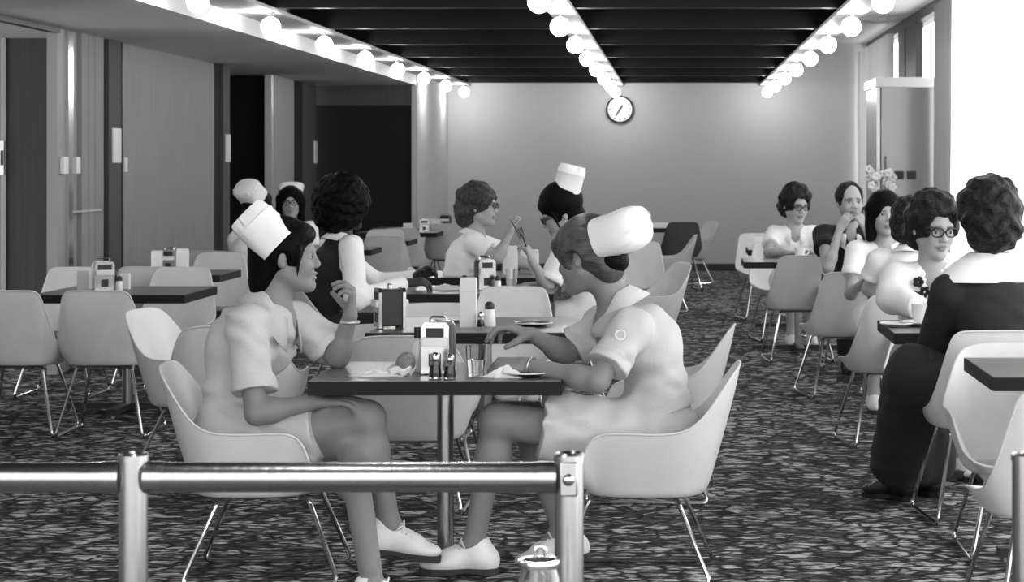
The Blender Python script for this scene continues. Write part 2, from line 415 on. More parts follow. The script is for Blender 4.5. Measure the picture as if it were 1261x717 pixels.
SIDE_RIM = [(.235, 0, .425), (.232, .10, .426), (.225, .18, .43), (.19, .222, .44), (.08, .236, .455), (-.05, .240, .465), (-.14, .236, .50), (-.195, .217, .59), (-.232, .196, .69), (-.264, .175, .772), (-.270, .160, .787), (-.273, .135, .792), (-.274, .07, .793), (-.275, 0, .793)]
def make_chair(kind):
    o = thing('armchair' if kind == 'arm' else 'side_chair', '', 'chair', (0, 0, 0))
    if kind == 'arm': mb = shell_mesh(ARM_RIM, -.165, .235, .215, .312); zl = .305
    else: mb = shell_mesh(SIDE_RIM, -.175, .205, .200, .39); zl = .383
    sh = mb.build('shell', M_shell, o)
    sm = sh.modifiers.new('solid', 'SOLIDIFY'); sm.thickness = .009; sm.offset = 1
    sb = sh.modifiers.new('sub', 'SUBSURF'); sb.levels = 1; sb.render_levels = 1
    for s in (-1, 1):
        if kind == 'arm': q = ((-.05, .12), (-.07, .165), (-.19, .235), (.345, .235), (.235, .165), (.20, .12))
        else: q = ((-.09, .10), (-.11, .145), (-.225, .23), (.30, .23), (.17, .145), (.15, .10))
        pth = bez([(x, y*s, .011 if 1 < k_ < 4 else zl-.012) for k_, (x, y) in enumerate(q)], 5, .035)
        MB().tube(pth, .0085, 8).build('leg_frame', M_chrome, o)
    for x in ((-.05, .20) if kind == 'arm' else (-.09, .15)):
        MB().tube([(x, -.125, zl-.012), (x, .125, zl-.012)], .0085, 8).build('cross_bar', M_chrome, o)
    MB().box((-.07, -.07, zl-.012), (.11, .07, zl+.004)).build('mounting_plate', M_black, o, smooth=False)
    return o
PROTO = {}
CHAIR_GROUP = {'arm': 'moulded shell armchairs', 'side': 'moulded armless shell chairs'}
def chair(kind, x, y, face, label):         # face: direction it faces, degrees (0 = +X, 90 = away from the camera)
    if kind not in PROTO: o = PROTO[kind] = make_chair(kind)
    else: o = copy_tree(PROTO[kind])
    o.location = (x, y, 0); o.rotation_euler = (0, 0, math.radians(face))
    return tag(o, label, 'chair', CHAIR_GROUP[kind])
def chp(kind, px, d, face, label): return chair(kind, fx(px, d), d, face, label)
chair('arm', -1.51, 7.72, 3, 'white armchair under the nurse at left of the near table')
chair('arm', -.06, 7.72, 178, 'white armchair under the nurse at right of the near table')
chair('arm', -.03, 9.55, 176, 'empty white armchair just behind the right nurse')
chp('arm', 796, 15.4, 200, 'empty armchair with bright sunlit back behind the right nurse cap')
chp('arm', 822, 21.6, 183, 'grey armchair seen side on toward the far wall')
chp('arm', 852, 26.6, 200, 'farthest empty armchair against the far wall baseboard')
dk = chp('side', 836, 25.2, 100, 'chair back, coloured dark grey for shade, in front of the far right table')

chp('side', 781, 18.4, -98, 'white chair partly hidden behind the right nurse cap')
chp('side', 26, 11.75, 90, 'leftmost armless chair, cut by the left picture edge')
chp('side', 135, 11.75, 90, 'armless chair seen from behind with dispenser above it, front left table')
chp('arm', 240, 10.5, -14, 'turned armchair with bright inner back behind the left nurse chair')
chp('arm', 292, 9.75, 92, 'armchair half hidden behind the left nurse shoulder')
chp('arm', 505, 9.2, 90, 'armchair seen from behind across the near table between the nurses')
chp('arm', 528, 10.72, -90, 'armchair facing us behind the black sided napkin dispenser')
chp('side', 628, 11.55, -90, 'white armless chair facing us behind the tall white carton')
chp('side', 213, 13.8, -90, 'armless chair facing us behind the front left table')
chp('side', 80, 13.8, -90, 'armless chair facing us beyond the leftmost chairs')
chp('side', 192, 14.4, 90, 'grey chair back below the second left table dispenser')
chp('side', 262, 16.1, -90, 'armless chair facing us at the far side of the second left table')
chp('side', 266, 17.0, 90, 'grey chair back in front of the two nurses at far left')
chp('side', 312, 16.75, 92, 'chair under the capped nurse seen from behind at far left')
chp('side', 362, 18.75, -92, 'chair under the bespectacled young nurse at far left')
chp('side', 478, 20.4, 90, 'armless grey chair back to the right of the dark vest')
chp('side', 498, 22.9, 90, 'second grey chair back down the left centre row')
chp('side', 550, 24.6, 90, 'third grey chair back, beside the grey haired woman')
chp('side', 484, 13.7, 92, 'low chair back just right of the woman in the dark vest')
chp('side', 520, 26.3, -90, 'chair facing us at the last left centre table')
chp('side', 470, 21.9, -90, 'chair facing us between the first and second left centre tables')
chp('arm', 556, 14.75, 2, 'armchair under the grey haired woman in white')
chp('arm', 420, 12.75, 20, 'armchair under the woman in the dark vest')
chp('arm', 712, 13.35, 178, 'armchair under the dark haired nurse leaning over her plate')
chp('side', 982, 16.15, 96, 'white armless chair in front of the woman with glasses at right')
chp('side', 962, 18.1, -80, 'chair under the woman with glasses in white at right')
chp('side', 1036, 13.7, 100, 'armless chair in front of the man in the dark vest')
chp('side', 1050, 15.75, -90, 'chair under the man in the dark vest')
chp('side', 1095, 11.35, 98, 'chair under the woman in white with her back to us')
chp('side', 1110, 13.6, -90, 'chair under the young long haired woman at right')
chp('side', 1150, 10.85, -100, 'chair under the woman in the flowered blouse')
chp('side', 1208, 8.98, 95, 'chair under the curly haired woman in black')
chp('arm', 1258, 8.27, -90, 'bright armchair facing us behind the cut off table at right')
chp('side', 1296, 6.75, 96, 'nearest armless chair at the right picture edge')
chp('side', 940, 20.6, -80, 'small far chair left of the woman with glasses at right')
for ch in dk.children:  # dark shell colour stands in for the shade on this one chair back
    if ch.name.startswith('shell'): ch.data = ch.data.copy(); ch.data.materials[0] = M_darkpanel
# ------------------------------------------------------------------ tables
TZ = .71
def make_table():
    o = thing('table', '', 'table', (0, 0, 0))
    MB().box((-.43, -.43, TZ-.046), (.43, .43, TZ)).build('table_top', M_top, o, smooth=False)
    for q in range(4):
        M = Matrix.Rotation(q*PI/2, 4, 'Z')
        MB().box((-.431, -.4335, TZ-.05), (.431, -.4295, TZ-.003), M).build('edge_band', M_edge, o, smooth=False)
    MB().lathe([(0, .05), (.03, .05), (.03, TZ-.05), (0, TZ-.05)], 20).build('post', M_steel, o)
    MB().box((-.15, -.15, TZ-.062), (.15, .15, TZ-.046)).build('mounting_plate', M_black, o, smooth=False)
    for q in range(2):
        M = Matrix.Rotation(q*PI/2, 4, 'Z'); z = .001*q
        MB().box((-.36, -.03, .018+z), (.36, .03, .052+z), M).build('base_bar', M_black, o, smooth=False)
    for q in range(4):
        a = q*PI/2; MB().lathe([(0, 0), (.022, 0), (.022, .02), (0, .02)], 10, (.33*math.cos(a), .33*math.sin(a), 0)).build('glide', M_steel, o)
    return o
TPROTO = []
def table(xr, d0, d1, label, w=.86, bars=True):        # right edge, near and far depth
    if not TPROTO: o = make_table(); TPROTO.append(o)
    else: o = copy_tree(TPROTO[0])
    if not bars:                               # fixed to the floor by a flange instead of a cross foot
        for ch in list(o.children):
            if ch.name.split('.')[0] in ('base_bar', 'glide'): bpy.data.objects.remove(ch)
        MB().lathe([(0, 0), (.075, 0), (.075, .01), (.04, .05), (0, .05)], 20).build('floor_flange', M_steel, o)
    o.location = (xr-w/2, (d0+d1)/2, 0); o.scale = (w/.86, (d1-d0)/.86, 1)
    return tag(o, label, 'table', 'square pedestal dining tables')
TPROTO.append(make_table())
table(-.393, 7.48, 8.20, 'near dark edged table between the two foreground nurses', bars=False)
table(-.40, 9.62, 10.58, 'second table down the centre, with the black sided napkin dispenser', .96)
table(-.70, 12.5, 13.35, 'third centre table, where the dark haired nurse eats')
table(-.82, 14.27, 15.15, 'fourth centre table, in front of the grey haired woman', .86)
table(-2.78, 12.4, 13.28, 'front left table with napkin dispenser, behind two empty chairs')
table(-3.045, 14.62, 15.35, 'second left table with white cartons before the big partition')
table(-2.98, 17.25, 18.1, 'far left table between the two distant nurses')
table(-2.63, 18.9, 19.6, 'first table of the left centre row right of the dark vest')
table(-2.57, 21.1, 21.8, 'second table of the left centre row')
table(-2.58, 23.6, 24.3, 'last table of the left centre row near the black doorway')
table(-.06, 25.2, 26.0, 'far table right of centre against the far wall')
table(1.38, 16.55, 17.35, 'table of the woman with glasses at right')
table(1.85, 14.05, 14.85, 'table of the man in the dark vest')
table(1.98, 12.0, 12.75, 'table under the elbow of the woman in white at right')
table(1.82, 9.6, 10.4, 'table with coffee cups in front of the flowered blouse')
tl = TPROTO[0]; tl.location = (1.965-.43, 8.0, 0); tl.scale = (1, .76/.86, 1); tag(tl, 'table corner cut by the right picture edge', 'table', 'square pedestal dining tables')
table(-2.62, 25.1, 25.8, 'table by the far wall right of the black doorway')
table(1.49, 18.9, 19.6, 'small far table left of the woman with glasses at right')
# ------------------------------------------------------------------ railing in the foreground
DR = 3.86; sr = FPX/DR
def post(px, label):
    x = fx(px, DR); o = thing('railing_post', label, 'post', (x, DR, 0), group='round steel railing posts')
    zt = EYE-(563-VY)/sr
    MB().lathe([(0, 0), (.0255, 0), (.0255, zt-.006), (.0275, zt-.006), (.0275, zt+.004), (.024, zt+.008), (.02, zt+.004), (0, zt+.003)], 32).build('post_tube', M_steel, o)
    MB().lathe([(0, 0), (.06, 0), (.06, .008), (.03, .014), (0, .014)], 24).build('floor_flange', M_steel, o)
    return o
zr = EYE-(588-VY)/sr
p1 = post(164, 'steel railing post at left with rails on both sides')
p2_ = post(701, 'steel railing post right of centre beside the glass jar')
p3_ = post(1264, 'steel railing post cut by the right picture edge')
xs1, xs2, xs3 = fx(164, DR), fx(701, DR), fx(1264, DR)
RY = Matrix.Rotation(PI/2, 4, 'Y')
def rail(xa, xb, label):
    o = thing('rail', label, 'railing', (xa, DR, zr), group='horizontal steel rails')
    n = xb-xa
    MB().lathe([(0, .028), (.0265, .028), (.0265, n-.028), (0, n-.028)], 32, M=RY).build('rail_tube', M_steel, o)
    for a, b in ((.022, .055), (n-.055, n-.022)):
        MB().lathe([(.0, a), (.0283, a), (.0283, b), (0, b)], 32, M=RY).build('collar', M_steel, o)
    return o
rail(xs1-.80, xs1, 'steel rail running off to the left of the left post')
rail(xs1, xs2, 'steel rail between the two middle posts')
MB().box((-.016, -.030, -.03), (.016, -.022, .03)).build('bracket', M_steel, p2_, loc=(0, 0, zr), bevel=.003)
MB().ball((0, 0, 0), (.011, .008, .011), 14, 8).build('bolt', M_chrome, p2_, loc=(0, -.032, zr))
# jar on a side table just below the frame
DJ = 3.62; sj = FPX/DJ; xj = fx(664, DJ); zj = EYE-(686-VY)/sj
st = thing('side_table', 'small side table under the glass jar at the bottom edge', 'table', (xj, DJ-.12, 0))
zt = zj-.125
MB().box((-.25, -.2, zt-.03), (.25, .16, zt)).build('table_top', M_top, st, bevel=.003)
for x in (-.22, .22):
    for y in (-.17, .13): MB().tube([(x, y, 0), (x, y, zt-.03)], .012).build('leg', M_steel, st)
jr = thing('glass_jar', 'glass condiment jar with metal rim and hook handle at the bottom edge', 'jar', (xj, DJ, zt))
MB().lathe([(0, .001), (.032, .001), (.035, .01), (.035, .09), (.029, .108), (.029, .12), (.026, .12), (.026, .107), (.032, .088), (.032, .013), (0, .008)], 28).build('jar_body', M_glass, jr)
MB().lathe([(.029, .108), (.034, .108), (.0355, .114), (.034, .121), (.029, .121), (.029, .108)], 28, cap=False).build('rim', M_chrome, jr)
MB().lathe([(0, .010), (.030, .012), (.030, .075), (0, .078)], 20).build('contents', M_paper, jr)
MB().tube(bez([(-.006, 0, .07), (-.006, 0, .142), (.010, 0, .142), (.010, 0, .118)], 6, .008), .0035, 8).build('hook_handle', M_chrome, jr)
# ------------------------------------------------------------------ people: implicit surfaces turned into one continuous mesh
F32 = np.float32
def C_(a, b, ra, rb=None, k=.02, op='u', flat=False): return ('c', Vector(a), Vector(b), ra, ra if rb is None else rb, k, op, flat)
def E_(c, r, R=None, k=.02, op='u'): return ('e', Vector(c), r if hasattr(r, '__len__') else (r, r, r), R, k, op)
def field(prims, h, noise=None, cut=None):
    lo = np.full(3, 1e9); hi = -lo
    for p in prims:
        if p[-2 if p[0] == 'c' else -1] == 's': continue
        if p[0] == 'c':
            for q, r in ((p[1], p[3]), (p[2], p[4])): lo = np.minimum(lo, np.array(q)-r); hi = np.maximum(hi, np.array(q)+r)
        else:
            r = max(p[2]) if p[3] else np.array(p[2]); lo = np.minimum(lo, np.array(p[1])-r); hi = np.maximum(hi, np.array(p[1])+r)
    lo -= .02+2*h; hi += .02+2*h
    n = np.ceil((hi-lo)/h).astype(int)+1
    ax = [(lo[i]+h*np.arange(n[i])).astype(F32) for i in range(3)]
    D = np.full(n, .12, F32)
    for p in prims:
        k = p[5] if p[0] == 'c' else p[4]; m = k+.02+2*h
        if p[0] == 'c':
            a, b, ra, rb = np.array(p[1]), np.array(p[2]), p[3], p[4]
            l = np.minimum(a-ra, b-rb)-m; u = np.maximum(a+ra, b+rb)+m; op = p[6]
        else:
            c = np.array(p[1]); r = np.array(p[2], float); q = r.max() if p[3] else r; l = c-q-m; u = c+q+m; op = p[5]
        i0 = np.clip(np.floor((l-lo)/h).astype(int), 0, n); i1 = np.clip(np.ceil((u-lo)/h).astype(int)+1, 0, n)
        if (i1 <= i0).any(): continue
        X = ax[0][i0[0]:i1[0], None, None]; Y = ax[1][None, i0[1]:i1[1], None]; Z = ax[2][None, None, i0[2]:i1[2]]
        if p[0] == 'c':
            d = b-a; L2 = max(float(d @ d), 1e-9); L = math.sqrt(L2)
            t0 = ((X-F32(a[0]))*F32(d[0])+(Y-F32(a[1]))*F32(d[1])+(Z-F32(a[2]))*F32(d[2]))/F32(L2)
            t = np.clip(t0, 0, 1)
            d_ = np.sqrt((X-F32(a[0])-t*F32(d[0]))**2+(Y-F32(a[1])-t*F32(d[1]))**2+(Z-F32(a[2])-t*F32(d[2]))**2)-(F32(ra)+t*F32(rb-ra))
            if p[7]: d_ = np.maximum(d_, (t0-1)*F32(L))
            if p[7] == 2: d_ = np.maximum(d_, -t0*F32(L))
        else:
            dx, dy, dz = X-F32(c[0]), Y-F32(c[1]), Z-F32(c[2])
            if p[3]:
                R = np.array(p[3].to_3x3()); dx, dy, dz = [R[0, j]*dx+R[1, j]*dy+R[2, j]*dz for j in range(3)]
            k0 = np.sqrt((dx/r[0])**2+(dy/r[1])**2+(dz/r[2])**2); k1 = np.sqrt((dx/r[0]**2)**2+(dy/r[1]**2)**2+(dz/r[2]**2)**2)+F32(1e-6)
            d_ = (k0*(k0-1)/k1).astype(F32)
        sl = (slice(i0[0], i1[0]), slice(i0[1], i1[1]), slice(i0[2], i1[2])); A = D[sl]
        if op == 'u':
            hh = np.maximum(k-np.abs(A-d_), 0); D[sl] = np.minimum(A, d_)-hh*hh/(4*k)
        else:
            hh = np.maximum(k-np.abs(A+d_), 0); D[sl] = np.maximum(A, -d_)+hh*hh/(4*k)
    if noise or cut:
        X, Y, Z = ax[0][:, None, None], ax[1][None, :, None], ax[2][None, None, :]
        if noise: D += noise(X, Y, Z).astype(F32)
        for cpt, cn in (cut or []):
            D = np.maximum(D, ((X-F32(cpt[0]))*F32(cn[0])+(Y-F32(cpt[1]))*F32(cn[1])+(Z-F32(cpt[2]))*F32(cn[2])))
    return D, lo, h
def snets(D, lo, h):
    ins = D < 0; s = [slice(0, -1), slice(1, None)]
    cnt = sum(ins[s[i], s[j], s[k]].astype(np.int8) for i in (0, 1) for j in (0, 1) for k in (0, 1))
    act = (cnt > 0) & (cnt < 8); ids = np.argwhere(act); idx = np.full(act.shape, -1, np.int64); idx[act] = np.arange(len(ids))
    pos = np.zeros((len(ids), 3)); num = np.zeros(len(ids))
    cr = [(i, j, k) for i in (0, 1) for j in (0, 1) for k in (0, 1)]
    vals = {c: D[ids[:, 0]+c[0], ids[:, 1]+c[1], ids[:, 2]+c[2]].astype(float) for c in cr}
    for a in cr:
        for q in range(3):
            if a[q] == 0:
                b = list(a); b[q] = 1; b = tuple(b); va, vb = vals[a], vals[b]; m = (va < 0) != (vb < 0)
                t = np.where(m, va/np.where(m, va-vb, 1), 0); pt = np.array(a, float)[None]+t[:, None]*(np.array(b)-np.array(a))[None]
                pos += pt*m[:, None]; num += m
    P = lo+h*(ids+pos/num[:, None])
    quads = []
    for q in range(3):
        u, v = (q+1) % 3, (q+2) % 3
        sa = [slice(None)]*3; sb = [slice(None)]*3; sa[q] = slice(0, -1); sb[q] = slice(1, None)
        A, B = ins[tuple(sa)], ins[tuple(sb)]; e = np.argwhere(A != B)
        e = e[(e[:, u] > 0) & (e[:, v] > 0) & (e[:, u] < D.shape[u]-1) & (e[:, v] < D.shape[v]-1)]
        if not len(e): continue
        flip = A[e[:, 0], e[:, 1], e[:, 2]]
        def cell(du, dv):
            c = e.copy(); c[:, u] -= du; c[:, v] -= dv; return idx[c[:, 0], c[:, 1], c[:, 2]]
        f = np.stack([cell(1, 1), cell(0, 1), cell(0, 0), cell(1, 0)], 1); f[~flip] = f[~flip][:, ::-1]; quads.append(f)
    return P, np.concatenate(quads)
def npmesh(name, P, F, m, parent, off):
    me = bpy.data.meshes.new(name); nv, nf = len(P), len(F)
    me.vertices.add(nv); me.vertices.foreach_set('co', (P-np.array(off)).astype(F32).ravel())
    me.loops.add(nf*4); me.loops.foreach_set('vertex_index', F.astype(np.int32).ravel())
    me.polygons.add(nf); me.polygons.foreach_set('loop_start', np.arange(0, nf*4, 4, dtype=np.int32))
    me.polygons.foreach_set('use_smooth', np.ones(nf, bool)); me.update(calc_edges=True); me.materials.append(m)
    o = bpy.data.objects.new(name, me); link(o, parent); return o
def solid(name, prims, h, m, root, noise=None, cut=None):
    P, F = snets(*field(prims, h, noise, cut)); return npmesh(name, P, F, m, root, root.location), P

def head_frame(c, yaw, pitch=0, roll=0, s=1.):
    f = V(math.cos(yaw)*math.cos(pitch), math.sin(yaw)*math.cos(pitch), math.sin(pitch)); l = V(-math.sin(yaw), math.cos(yaw), 0)
    u = f.cross(l); M = Matrix((f, l, u)).transposed().to_4x4()
    M = M @ Matrix.Rotation(roll, 4, 'X'); M.translation = c
    return M @ Matrix.Diagonal((s, s, s, 1))
def head_prims(M, s, neck, man=False):
    R = M.to_3x3().normalized(); P = lambda x, y, z: M @ V(x, y, z)
    q = lambda r: tuple(a*s for a in r)
    o = [E_(P(-.014, 0, .032), q((.094, .074, .086)), R, .02), E_(P(.028, 0, -.03), q((.060, .058, .082)), R, .03*s)]
    for y in (-1, 1):
        o += [C_(P(.0, .046*y, -.048), P(.062, .016*y, -.094), .024*s, .016*s, .03*s), E_(P(.058, .034*y, -.030), q((.026, .024, .03)), R, .02*s)]
    o += [E_(P(.074, 0, -.098), q((.016, .020, .016)), R, .02*s), E_(P(.070, 0, .022), q((.020, .046, .014)), R, .02*s)]
    for y in (-1, 1): o += [E_(P(.098, .032*y, .000), q((.018, .019, .014)), R, .012*s, 's')]
    for y in (-1, 1): o += [E_(P(.072, .031*y, -.001), q((.0145, .0155, .013)), R, .004*s)]
    o += [C_(P(.084, 0, .010), P(.102, 0, -.026), .0075*s, .0095*s, .012*s)]
    for y in (-1, 1): o += [E_(P(.096, .011*y, -.032), q((.010, .008, .008)), R, .006*s)]
    o += [E_(P(.086, 0, -.0565), q((.013, .023, .0065)), R, .006*s), E_(P(.083, 0, -.0705), q((.0135, .020, .0075)), R, .006*s), E_(P(.102, 0, -.0635), q((.014, .024, .0018)), R, .003*s, 's')]
    for y in (-1, 1):
        o += [E_(P(-.010, .076*y, -.004), q((.016, .010, .029)), R, .006*s), E_(P(-.003, .088*y, .003), q((.008, .008, .015)), R, .004*s, 's'), E_(P(-.004, .0815*y, -.024), q((.009, .007, .010)), R, .006*s)]
    o += [C_(P(-.022, 0, -.045), neck, .050*s, .056, .03)]
    return o
def hand_prims(wr, f, n, right=True, size=1., curl=(15, 25, 15), curls=None, thumb=(.5, .6, .4), spread=.10):
    f = Vector(f).normalized(); n = Vector(n); n = (n-f*n.dot(f)).normalized(); s = f.cross(n)*(1 if right else -1); w = Vector(wr); z = size
    o = []; K = [(.030, .086, .070), (.011, .090, .078), (-.009, .087, .072), (-.027, .078, .057)]
    for i, (a, b, L) in enumerate(K):
        kn = w+s*(a*z)+f*(b*z)
        o.append(C_(w+s*(a*.55*z)+f*(.012*z), kn, .0155*z, .0105*z, .012))
        cs = curls[i] if curls else curl; d0 = (f+s*spread*(1.5-i)*.5).normalized(); ang = 0; p = kn; r = .0092*z
        for j, fr in enumerate((.45, .30, .25)):
            ang += math.radians(cs[j]); d = d0*math.cos(ang)+n*math.sin(ang); e = p+d*(L*fr*z)
            o.append(C_(p, e, r, r*.9, .004)); p = e; r *= .9
    b = w+f*(.020*z)+s*(.022*z)+n*(.006*z); t = (s*thumb[0]+f*thumb[1]+n*thumb[2]).normalized(); m_ = b+t*(.048*z)
    t2 = (s*thumb[0]*.35+f*thumb[1]*1.2+n*thumb[2]*1.1).normalized(); e = m_+t2*(.034*z)
    o += [C_(w+f*.01*z, b, .018*z, .015*z, .012), C_(b, m_, .0145*z, .0105*z, .010), C_(m_, e, .0105*z, .0085*z, .006), E_(w+f*.045*z+n*.004*z, (.028*z,)*3, None, .015)]
    return o[:-1]
def ring_tube(mb, M, pts, r, n=6, closed=True): mb.tube([M @ Vector(p) for p in pts], r, n, closed)
def glasses(M, s, root):
    off = Matrix.Translation(-root.location) @ M; mb = MB()
    for y in (-1, 1):
        ring_tube(mb, off, [(.100-.10*abs(.031*y+.024*math.cos(a))**1.3, .031*y+.026*math.cos(a), .001+.0175*math.sin(a)+(.004*abs(math.cos(a)) if math.sin(a) > 0 else 0)) for a in [2*PI*i/16 for i in range(16)]], .0030*s)
        ring_tube(mb, off, [(.095, .057*y, .008), (.05, .078*y, .008), (-.015, .083*y, .006)], .0026*s, closed=False)
    ring_tube(mb, off, [(.099, -.008, .004), (.103, 0, .006), (.099, .008, .004)], .0028*s, closed=False)
    return mb.build('glasses', M_glassframe, root)
def eyes(M, s, root):
    off = Matrix.Translation(-root.location) @ M
    for y in (-1, 1):
        mb = MB(); mb.ball((.0745, .031*y, -.001), (.0134, .0134, .0078), 12, 8); e = mb.build('eye', M_eye, root, M=off)
        mb = MB(); mb.ball((.0812, .031*y+.001*y, -.001), (.0080, .0070, .0066), 10, 6); mb.build('iris', M_iris, e, M=off)
HAIR = {
 'updo': dict(m='black', n=.0018, f=60, pr=lambda: [E_((-.016, 0, .034), (.112, .094, .106), None, .02), E_((-.075, 0, -.045), (.052, .070, .062), None, .03), E_((-.088, 0, -.092), (.036, .05, .034), None, .03),
    E_((.120, 0, -.040), (.072, .16, .108), None, .02, 's'), E_((.000, .097, -.014), (.024, .033, .034), None, .008, 's'), E_((.000, -.097, -.014), (.024, .033, .034), None, .008, 's'),
    E_((.020, .094, -.048), (.024, .034, .030), None, .01, 's'), E_((.020, -.094, -.048), (.024, .034, .030), None, .01, 's'),
    E_((.050, 0, .074), (.044, .070, .038), None, .02), C_((.050, .076, .03), (.040, .072, -.060), .007, .004, .01), C_((.050, -.076, .03), (.040, -.072, -.060), .007, .004, .01)]),
 'fringe': dict(m='brown', n=.0015, f=60, pr=lambda: [E_((-.014, 0, .036), (.112, .096, .106), None, .02), E_((.055, 0, .050), (.052, .080, .056), None, .02), E_((-.080, 0, -.040), (.050, .066, .062), None, .03), E_((.0, 0, .01), (.085, .092, .055), None, .03),
    E_((.128, 0, -.060), (.080, .16, .078), None, .012, 's'), E_((.006, .098, -.030), (.040, .036, .050), None, .01, 's'), E_((.006, -.098, -.030), (.040, .036, .050), None, .01, 's')]),
 'afro': dict(m='black', n=.006, f=110, pr=lambda: [E_((-.03, 0, .04), (.158, .155, .152), None, .02), E_((-.06, 0, -.05), (.12, .13, .09), None, .03), E_((.155, 0, -.055), (.105, .115, .095), None, .02, 's')]),
 'curly': dict(m='curl', n=.007, f=85, pr=lambda: [E_((-.018, 0, .040), (.124, .108, .114), None, .02), E_((-.06, 0, -.030), (.085, .10, .085), None, .03), E_((.135, 0, -.012), (.085, .085, .114), None, .012, 's'), E_((.02, .11, -.05), (.045, .04, .05), None, .02, 's'), E_((.02, -.11, -.05), (.045, .04, .05), None, .02, 's')]),
 'grey': dict(m='grey', n=.006, f=75, pr=lambda: [E_((-.020, 0, .038), (.120, .102, .108), None, .02), E_((-.07, 0, -.04), (.075, .090, .085), None, .03), E_((.130, 0, -.050), (.080, .135, .100), None, .012, 's'), E_((.02, .11, -.05), (.04, .04, .05), None, .02, 's'), E_((.02, -.11, -.05), (.04, .04, .05), None, .02, 's')]),
 'long': dict(m='black', n=.002, f=60, pr=lambda: [E_((-.014, 0, .034), (.112, .098, .106), None, .02), C_((.012, .082, .03), (.005, .086, -.125), .034, .026, .03), C_((.012, -.082, .03), (.005, -.086, -.125), .034, .026, .03), C_((-.06, .03, .0), (-.055, .04, -.13), .065, .05, .03), C_((-.06, -.03, .0), (-.055, -.04, -.13), .065, .05, .03),
    E_((.125, 0, -.050), (.072, .064, .118), None, .012, 's')]),
 'man': dict(m='curl', n=.003, f=70, pr=lambda: [E_((-.022, 0, .036), (.104, .090, .099), None, .02), E_((.088, 0, .055), (.070, .056, .070), None, .02, 's'), E_((.10, 0, -.05), (.085, .15, .11), None, .01, 's')]),
}
HM = {'black': M_hairblack, 'brown': M_hairbrown, 'curl': M_haircurl, 'grey': M_hairgrey}
def hair(M, s, style, root, h):
    st = HAIR[style]; a, fq = st['n'], st['f']
    nz = lambda X, Y, Z: a*(np.sin(fq*X+2*np.sin(fq*.7*Z))*np.sin(fq*Y*1.1+1.3)+np.sin(fq*.9*Z+1.7*np.sin(fq*.6*Y)))*.7
    P, F = snets(*field(st['pr'](), h, nz)); Q = np.array((Matrix.Translation(-root.location) @ M))
    P = P @ Q[:3, :3].T+Q[:3, 3]
    return npmesh('hair', P, F, HM[st['m']], root, (0, 0, 0))
def cap_mesh(M, base, axis, root, w=.075, dpt_=.072, H=.14, flare=1.15, puff=.4, label=None, up=(0, 0, 1)):
    # nurse cap: a stiff folded front band and a pleated crown, in head coordinates
    ax = Vector(axis).normalized(); l = V(0, 1, 0); t = l.cross(ax).normalized(); off = Matrix.Translation(-root.location) @ M; b = Vector(base)
    n = 40; c = thing_child('cap', root); rings = []
    def ring(z, sx, sy, pleat=0, shift=0):
        out = []
        for i in range(n):
            a = 2*PI*i/n; e = 2/2.8
            cx = math.copysign(abs(math.cos(a))**e, math.cos(a)); cy = math.copysign(abs(math.sin(a))**e, math.sin(a))
            pl = 1+pleat*math.sin(a*14)*(1 if cx < .25 else .1)
            out.append(off @ (b+ax*z+t*(sx*cx*pl+shift)+l*(sy*cy*pl)))
        return out
    return c, ring, n
def thing_child(name, root): return None
def nurse_cap(M, base, axis, root, w=.085, dep=.075, H=.13, flare=1.12, puff=.35, rim=True):
    _, ring, n = cap_mesh(M, base, axis, root)
    if not rim:                                # soft rounded crown gathered at the back
        cap = MB().loft([ring(-.015, dep, w), ring(H*.25, dep*1.03, w*1.01), ring(H*.30, dep*1.035, w*1.015)], cap=False).build('cap', M_cap, root)
        MB().loft([ring(H*.2, dep*.985, w*.985), ring(H*.45, dep*1.02, w*1.0, .006), ring(H*.65, dep*1.0, w*.97, .03, .004), ring(H*.84, dep*.90, w*.86, .07, .008), ring(H*.95, dep*.72, w*.66, .11, .014), ring(H, dep*.42, w*.38, .12, .020), ring(H*.97, .004, .004, 0, .022)]).build('crown', M_cap, cap)
        return cap
    band = MB().loft([ring(-.015, dep*1.0, w*1.0), ring(H*.30, dep*(1+.35*(flare-1)), w*(1+.35*(flare-1))), ring(H*.66, dep*(1+.75*(flare-1)), w*(1+.75*(flare-1))), ring(H*.70, dep*(1+.78*(flare-1))+.004, w*(1+.78*(flare-1))+.004), ring(H*.69, dep*(.96+.75*(flare-1)), w*(.96+.75*(flare-1)))], cap=False)
    cap = band.build('cap', M_cap, root)
    cr = MB().loft([ring(H*.45, dep*.96, w*.97, .01), ring(H*.72, dep*(.98+.7*(flare-1)), w*(.98+.7*(flare-1)), .03), ring(H*(.88), dep*flare*.96, w*flare*.96, .06), ring(H, dep*flare*(.93-puff*.3), w*flare*(.93-puff*.3), .07), ring(H*(1+.06*puff), dep*.4*flare, w*.4*flare, .05), ring(H*(1+.07*puff), .004, .004)], cap=True)
    cr.build('crown', M_cap, cap)
    return cap
